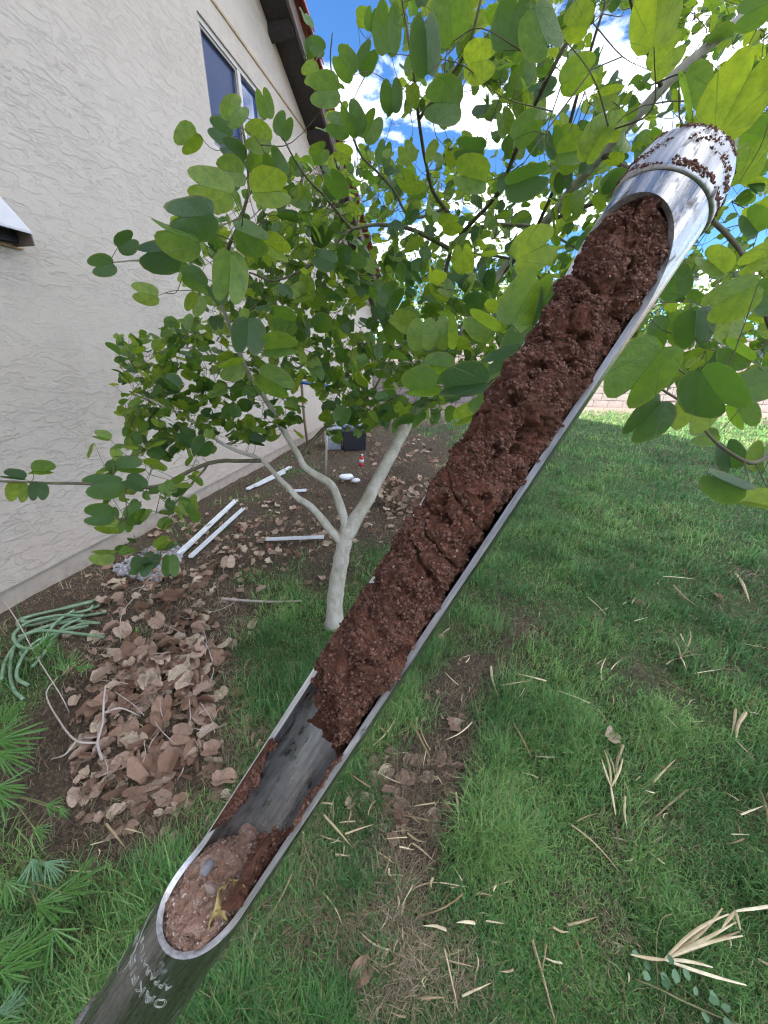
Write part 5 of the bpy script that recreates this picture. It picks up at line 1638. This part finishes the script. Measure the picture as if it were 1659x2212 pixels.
# things at the back of the yard
def box_at(name, xl, xr, yb, yt, depth_m, mt, label, cat, lid=None, bevel=.012, rot=.15):
    A = ground(xl, yb); B_ = ground(xr, yb)
    w = np.linalg.norm(B_ - A); dep = to_px((A + B_) / 2)[2]; h = (yb - yt) / FX * dep * 1.02
    o = empty(name, ((A + B_) / 2)); o.rotation_euler = (0, 0, rot)
    b = MB(); b.add([(-w*.46, 0, 0), (w*.46, 0, 0), (w*.46, depth_m, 0), (-w*.46, depth_m, 0), (-w*.5, -.02, h), (w*.5, -.02, h), (w*.5, depth_m + .02, h), (-w*.5, depth_m + .02, h)], [(0,3,2,1),(4,5,6,7),(0,1,5,4),(1,2,6,5),(2,3,7,6),(3,0,4,7)])
    b.build('tub', M[mt], o, bevel=bevel)
    b = MB(); b.box((-w*.53, -.035, h + .001), (w*.53, depth_m + .035, h + .03)); b.build('lid', M[lid or mt], o, bevel=.006)
    return tag(o, label, cat), h
box_at('storage_tote', 742, 792, 975, 935, .4, 'black', 'black storage tote on the ground at the back of the yard', 'tote')
box_at('storage_tote', 702, 738, 972, 930, .35, 'grey_bag', 'grey plastic tub standing left of the black tote', 'tub', rot=.05)
def lump(name, x, y, d, rx, rz, mt, label, cat, seed):
    bm = bmesh.new(); bmesh.ops.create_icosphere(bm, subdivisions=4, radius=1.0)
    for v in bm.verts:
        c = np.array(v.co[:]); f = 1 + .25 * fbm(c[None] * 1.6 + seed, 3, seed)[0] + .08 * fbm(c[None] * 6, 2, seed, ridged=True)[0]
        v.co = Vector(c * f * np.array([rx, rx * .8, rz]))
    me = bpy.data.meshes.new(name); bm.to_mesh(me); bm.free()
    o = link(name, me, M[mt]); o.location = at(x, y, d)
    return tag(o, label, cat)
dT = to_px(ground(766, 975))[2]
lump('plastic_bag', 764, 918, dT + .2, .19, .15, 'grey_bag', 'crumpled grey plastic bag on the black tote', 'bag', 4)
P = on_ground(748, 1032, .05); dd = to_px(P)[2]
lump('paper_scrap', 748, 1030, dd, .085, .035, 'white', 'crumpled white paper scrap on the soil behind the tree', 'paper', 9)
P = on_ground(768, 1036, .04); dd = to_px(P)[2]
lump('paper_scrap', 769, 1038, dd, .05, .025, 'white', 'smaller pale blue-white scrap right of the crumpled one', 'paper', 12)
def bottle():
    G_ = ground(780, 1006)
    o = empty('bottle', G_); o.scale = (.75, .75, .75); o.rotation_euler = (0, .12, 0)
    def lat(name, prof, mt):
        k = 16; V = []; F = []
        for (r_, z_) in prof:
            for j in range(k): V.append((r_ * math.cos(2*math.pi*j/k), r_ * math.sin(2*math.pi*j/k), z_))
        for i in range(len(prof) - 1):
            for j in range(k): F.append((i*k + j, i*k + (j+1) % k, (i+1)*k + (j+1) % k, (i+1)*k + j))
        F.append(tuple(range(k))[::-1]); F.append(tuple((len(prof)-1)*k + j for j in range(k)))
        link(name, new_mesh(name, V, F, True), M[mt], o)
    lat('body', [(.04, 0), (.042, .02), (.042, .07)], 'red'); lat('band', [(.0425, .0705), (.0425, .13)], 'white')
    lat('shoulder', [(.042, .1305), (.04, .16), (.018, .19), (.016, .20)], 'red'); lat('cap', [(.019, .2005), (.019, .225)], 'white')
    tag(o, 'small red and white bottle standing behind the tree trunk', 'bottle')
bottle()
def blue_frame():
    A = at(628, 812, 5.6); B_ = at(792, 831, 6.4); C_ = at(628, 822, 5.5); D_ = at(720, 836, 6.0)
    o = empty('blue_frame', (A[0], A[1], 0)); o0 = np.array([A[0], A[1], 0])
    for (p, q) in ((A, B_), (C_, D_)):
        b = MB(); b.tube(np.array([p - o0, (p + q) / 2 - o0, q - o0]), .026, 10); b.build('rail', M['blue'], o, True)
    for q in (A + (B_ - A) * .12, A + (B_ - A) * .93):
        b = MB(); b.tube(np.array([q - o0, np.array([q[0], q[1], q[2] / 2]) - o0, np.array([q[0] + .03, q[1], 0]) - o0]), .02, 8); b.build('leg', M['far_bark'], o, True)
    tag(o, 'blue metal rail frame standing behind the tree near the house corner', 'frame')
blue_frame()
G_ = ground(703, 1026); b = MB(); T_ = up_at(706, 880, G_)
b.tube([G_ - G_, (T_ - G_) * .5 + np.array([.004, 0, 0]), T_ - G_], [.018, .017, .015], 10)
o = b.build('garden_stake', M['bark'], None, True); o.location = G_
tag(o, 'thin upright pale stake standing behind the left limbs of the tree', 'stake')

# block wall at the end of the yard
def block_wall():
    A = np.array([-0.6, 14.0]); B_ = np.array([13.0, 10.2])
    d_ = B_ - A; ln = np.linalg.norm(d_); ang = math.atan2(d_[1], d_[0])
    o = empty('block_wall', (A[0], A[1], 0)); o.rotation_euler = (0, 0, ang)
    tag(o, 'grey concrete block wall closing the far end of the yard', 'wall')
    b = MB(); b.box((0, -.07, -.1), (ln, .07, 1.82)); b.build('mortar_bed', M['mortar'], o)
    b = MB(); b.box((.193, -.095, .103), (-.193 + .0, .095, -.103)) if False else None
    bm = bmesh.new(); bmesh.ops.create_cube(bm, size=1.0)
    for v in bm.verts: v.co = Vector((v.co.x * .388, v.co.y * .19, v.co.z * .188))
    bmesh.ops.bevel(bm, geom=bm.edges[:], offset=.006, segments=1, affect='EDGES')
    me = bpy.data.meshes.new('block'); bm.to_mesh(me); bm.free(); me.materials.append(M['block'])
    for r_ in range(9):
        for k in range(int(ln / .4)):
            x = k * .4 + (.2 if r_ % 2 else 0) + .2
            if x > ln - .2: continue
            l_ = link('block', me, None, o); l_.location = (x, random.uniform(-.004, .004), .1 + r_ * .2)
            l_.rotation_euler = (0, random.uniform(-.006, .006), random.uniform(-.008, .008))
    b = MB(); b.box((-.02, -.11, 1.805), (ln + .02, .11, 1.87)); b.build('cap', M['block'], o)
block_wall()

# trees beyond the wall
def far_tree(x, y, h, r, label, seed, cols=((.05, .11, .02), (.09, .18, .03), (.17, .27, .05))):
    rs = np.random.default_rng(seed)
    o = empty('background_tree', (x, y, 0))
    tag(o, label, 'tree', 'trees beyond the block wall')
    tr_ = [(0, 0, -.1), (.1, 0, h * .25), (.05, .1, h * .5), (0, 0, h * .75)]
    V, F = tube(spline(tr_, 5), np.linspace(.13, .05, 16), 8); link('trunk', new_mesh('trunk', V, F, True), M['far_bark'], o)
    cl = []
    for k in range(7):
        a = rs.uniform(0, 6.28); p = np.array([math.cos(a) * r * .75, math.sin(a) * r * .75, h * rs.uniform(.5, .95)])
        c_ = spline([(0.05, .05, h * .35), p * np.array([.5, .5, .9]), p], 5)
        V, F = tube(c_, np.linspace(.05, .015, len(c_)), 6); link('limb', new_mesh('limb', V, F, True), M['far_bark'], o)
        cl.append(p)
    n = 6500
    c_ = np.array(cl)[rs.integers(0, 7, n)] * (.6 + .4 * rs.random((n, 1))) + rs.normal(0, 1, (n, 3)) * np.array([r * .3, r * .3, h * .12])
    keep = fbm(c_ * 1.6, 2, seed) > -.15; c_ = c_[keep]; n = len(c_)
    a_ = rs.normal(0, 1, (n, 3)); a_ /= np.linalg.norm(a_, axis=1)[:, None]; b_ = np.cross(a_, rs.normal(0, 1, (n, 3))); b_ /= np.linalg.norm(b_, axis=1)[:, None]
    s_ = rs.uniform(.05, .11, (n, 1))
    V = np.stack([c_ - a_ * s_, c_ + b_ * s_ * .6, c_ + a_ * s_, c_ - b_ * s_ * .6], 1).reshape(-1, 3)
    F = np.arange(n * 4).reshape(n, 4)
    me = new_mesh('crown', V, F, False)
    t_ = rs.random(n); c0, c1, c2 = (np.array(c) for c in cols)
    C = np.where(t_[:, None] < .6, c0 + (c1 - c0) * (t_ / .6)[:, None], c1 + (c2 - c1) * ((t_ - .6) / .4)[:, None])
    ca = me.color_attributes.new('Col', 'FLOAT_COLOR', 'POINT'); ca.data.foreach_set('color', np.repeat(np.c_[C, np.ones(n)], 4, axis=0).astype(np.float32).ravel())
    cr_ = link('crown', me, M['grass'], o); cr_['kind'] = 'stuff'
far_tree(2.2, 18.5, 5.4, 2.4, 'sunlit tree beyond the block wall, just right of the house', 1)
far_tree(6.5, 17.0, 5.0, 2.3, 'sunlit tree beyond the wall, second from the house', 2, ((.06, .12, .02), (.12, .2, .03), (.22, .29, .06)))
far_tree(10.8, 15.8, 4.6, 2.2, 'sunlit tree beyond the wall, third from the house', 3)
far_tree(15.0, 13.5, 4.8, 2.2, 'sunlit tree beyond the wall at the far right', 4, ((.05, .1, .02), (.1, .19, .03), (.2, .3, .05)))
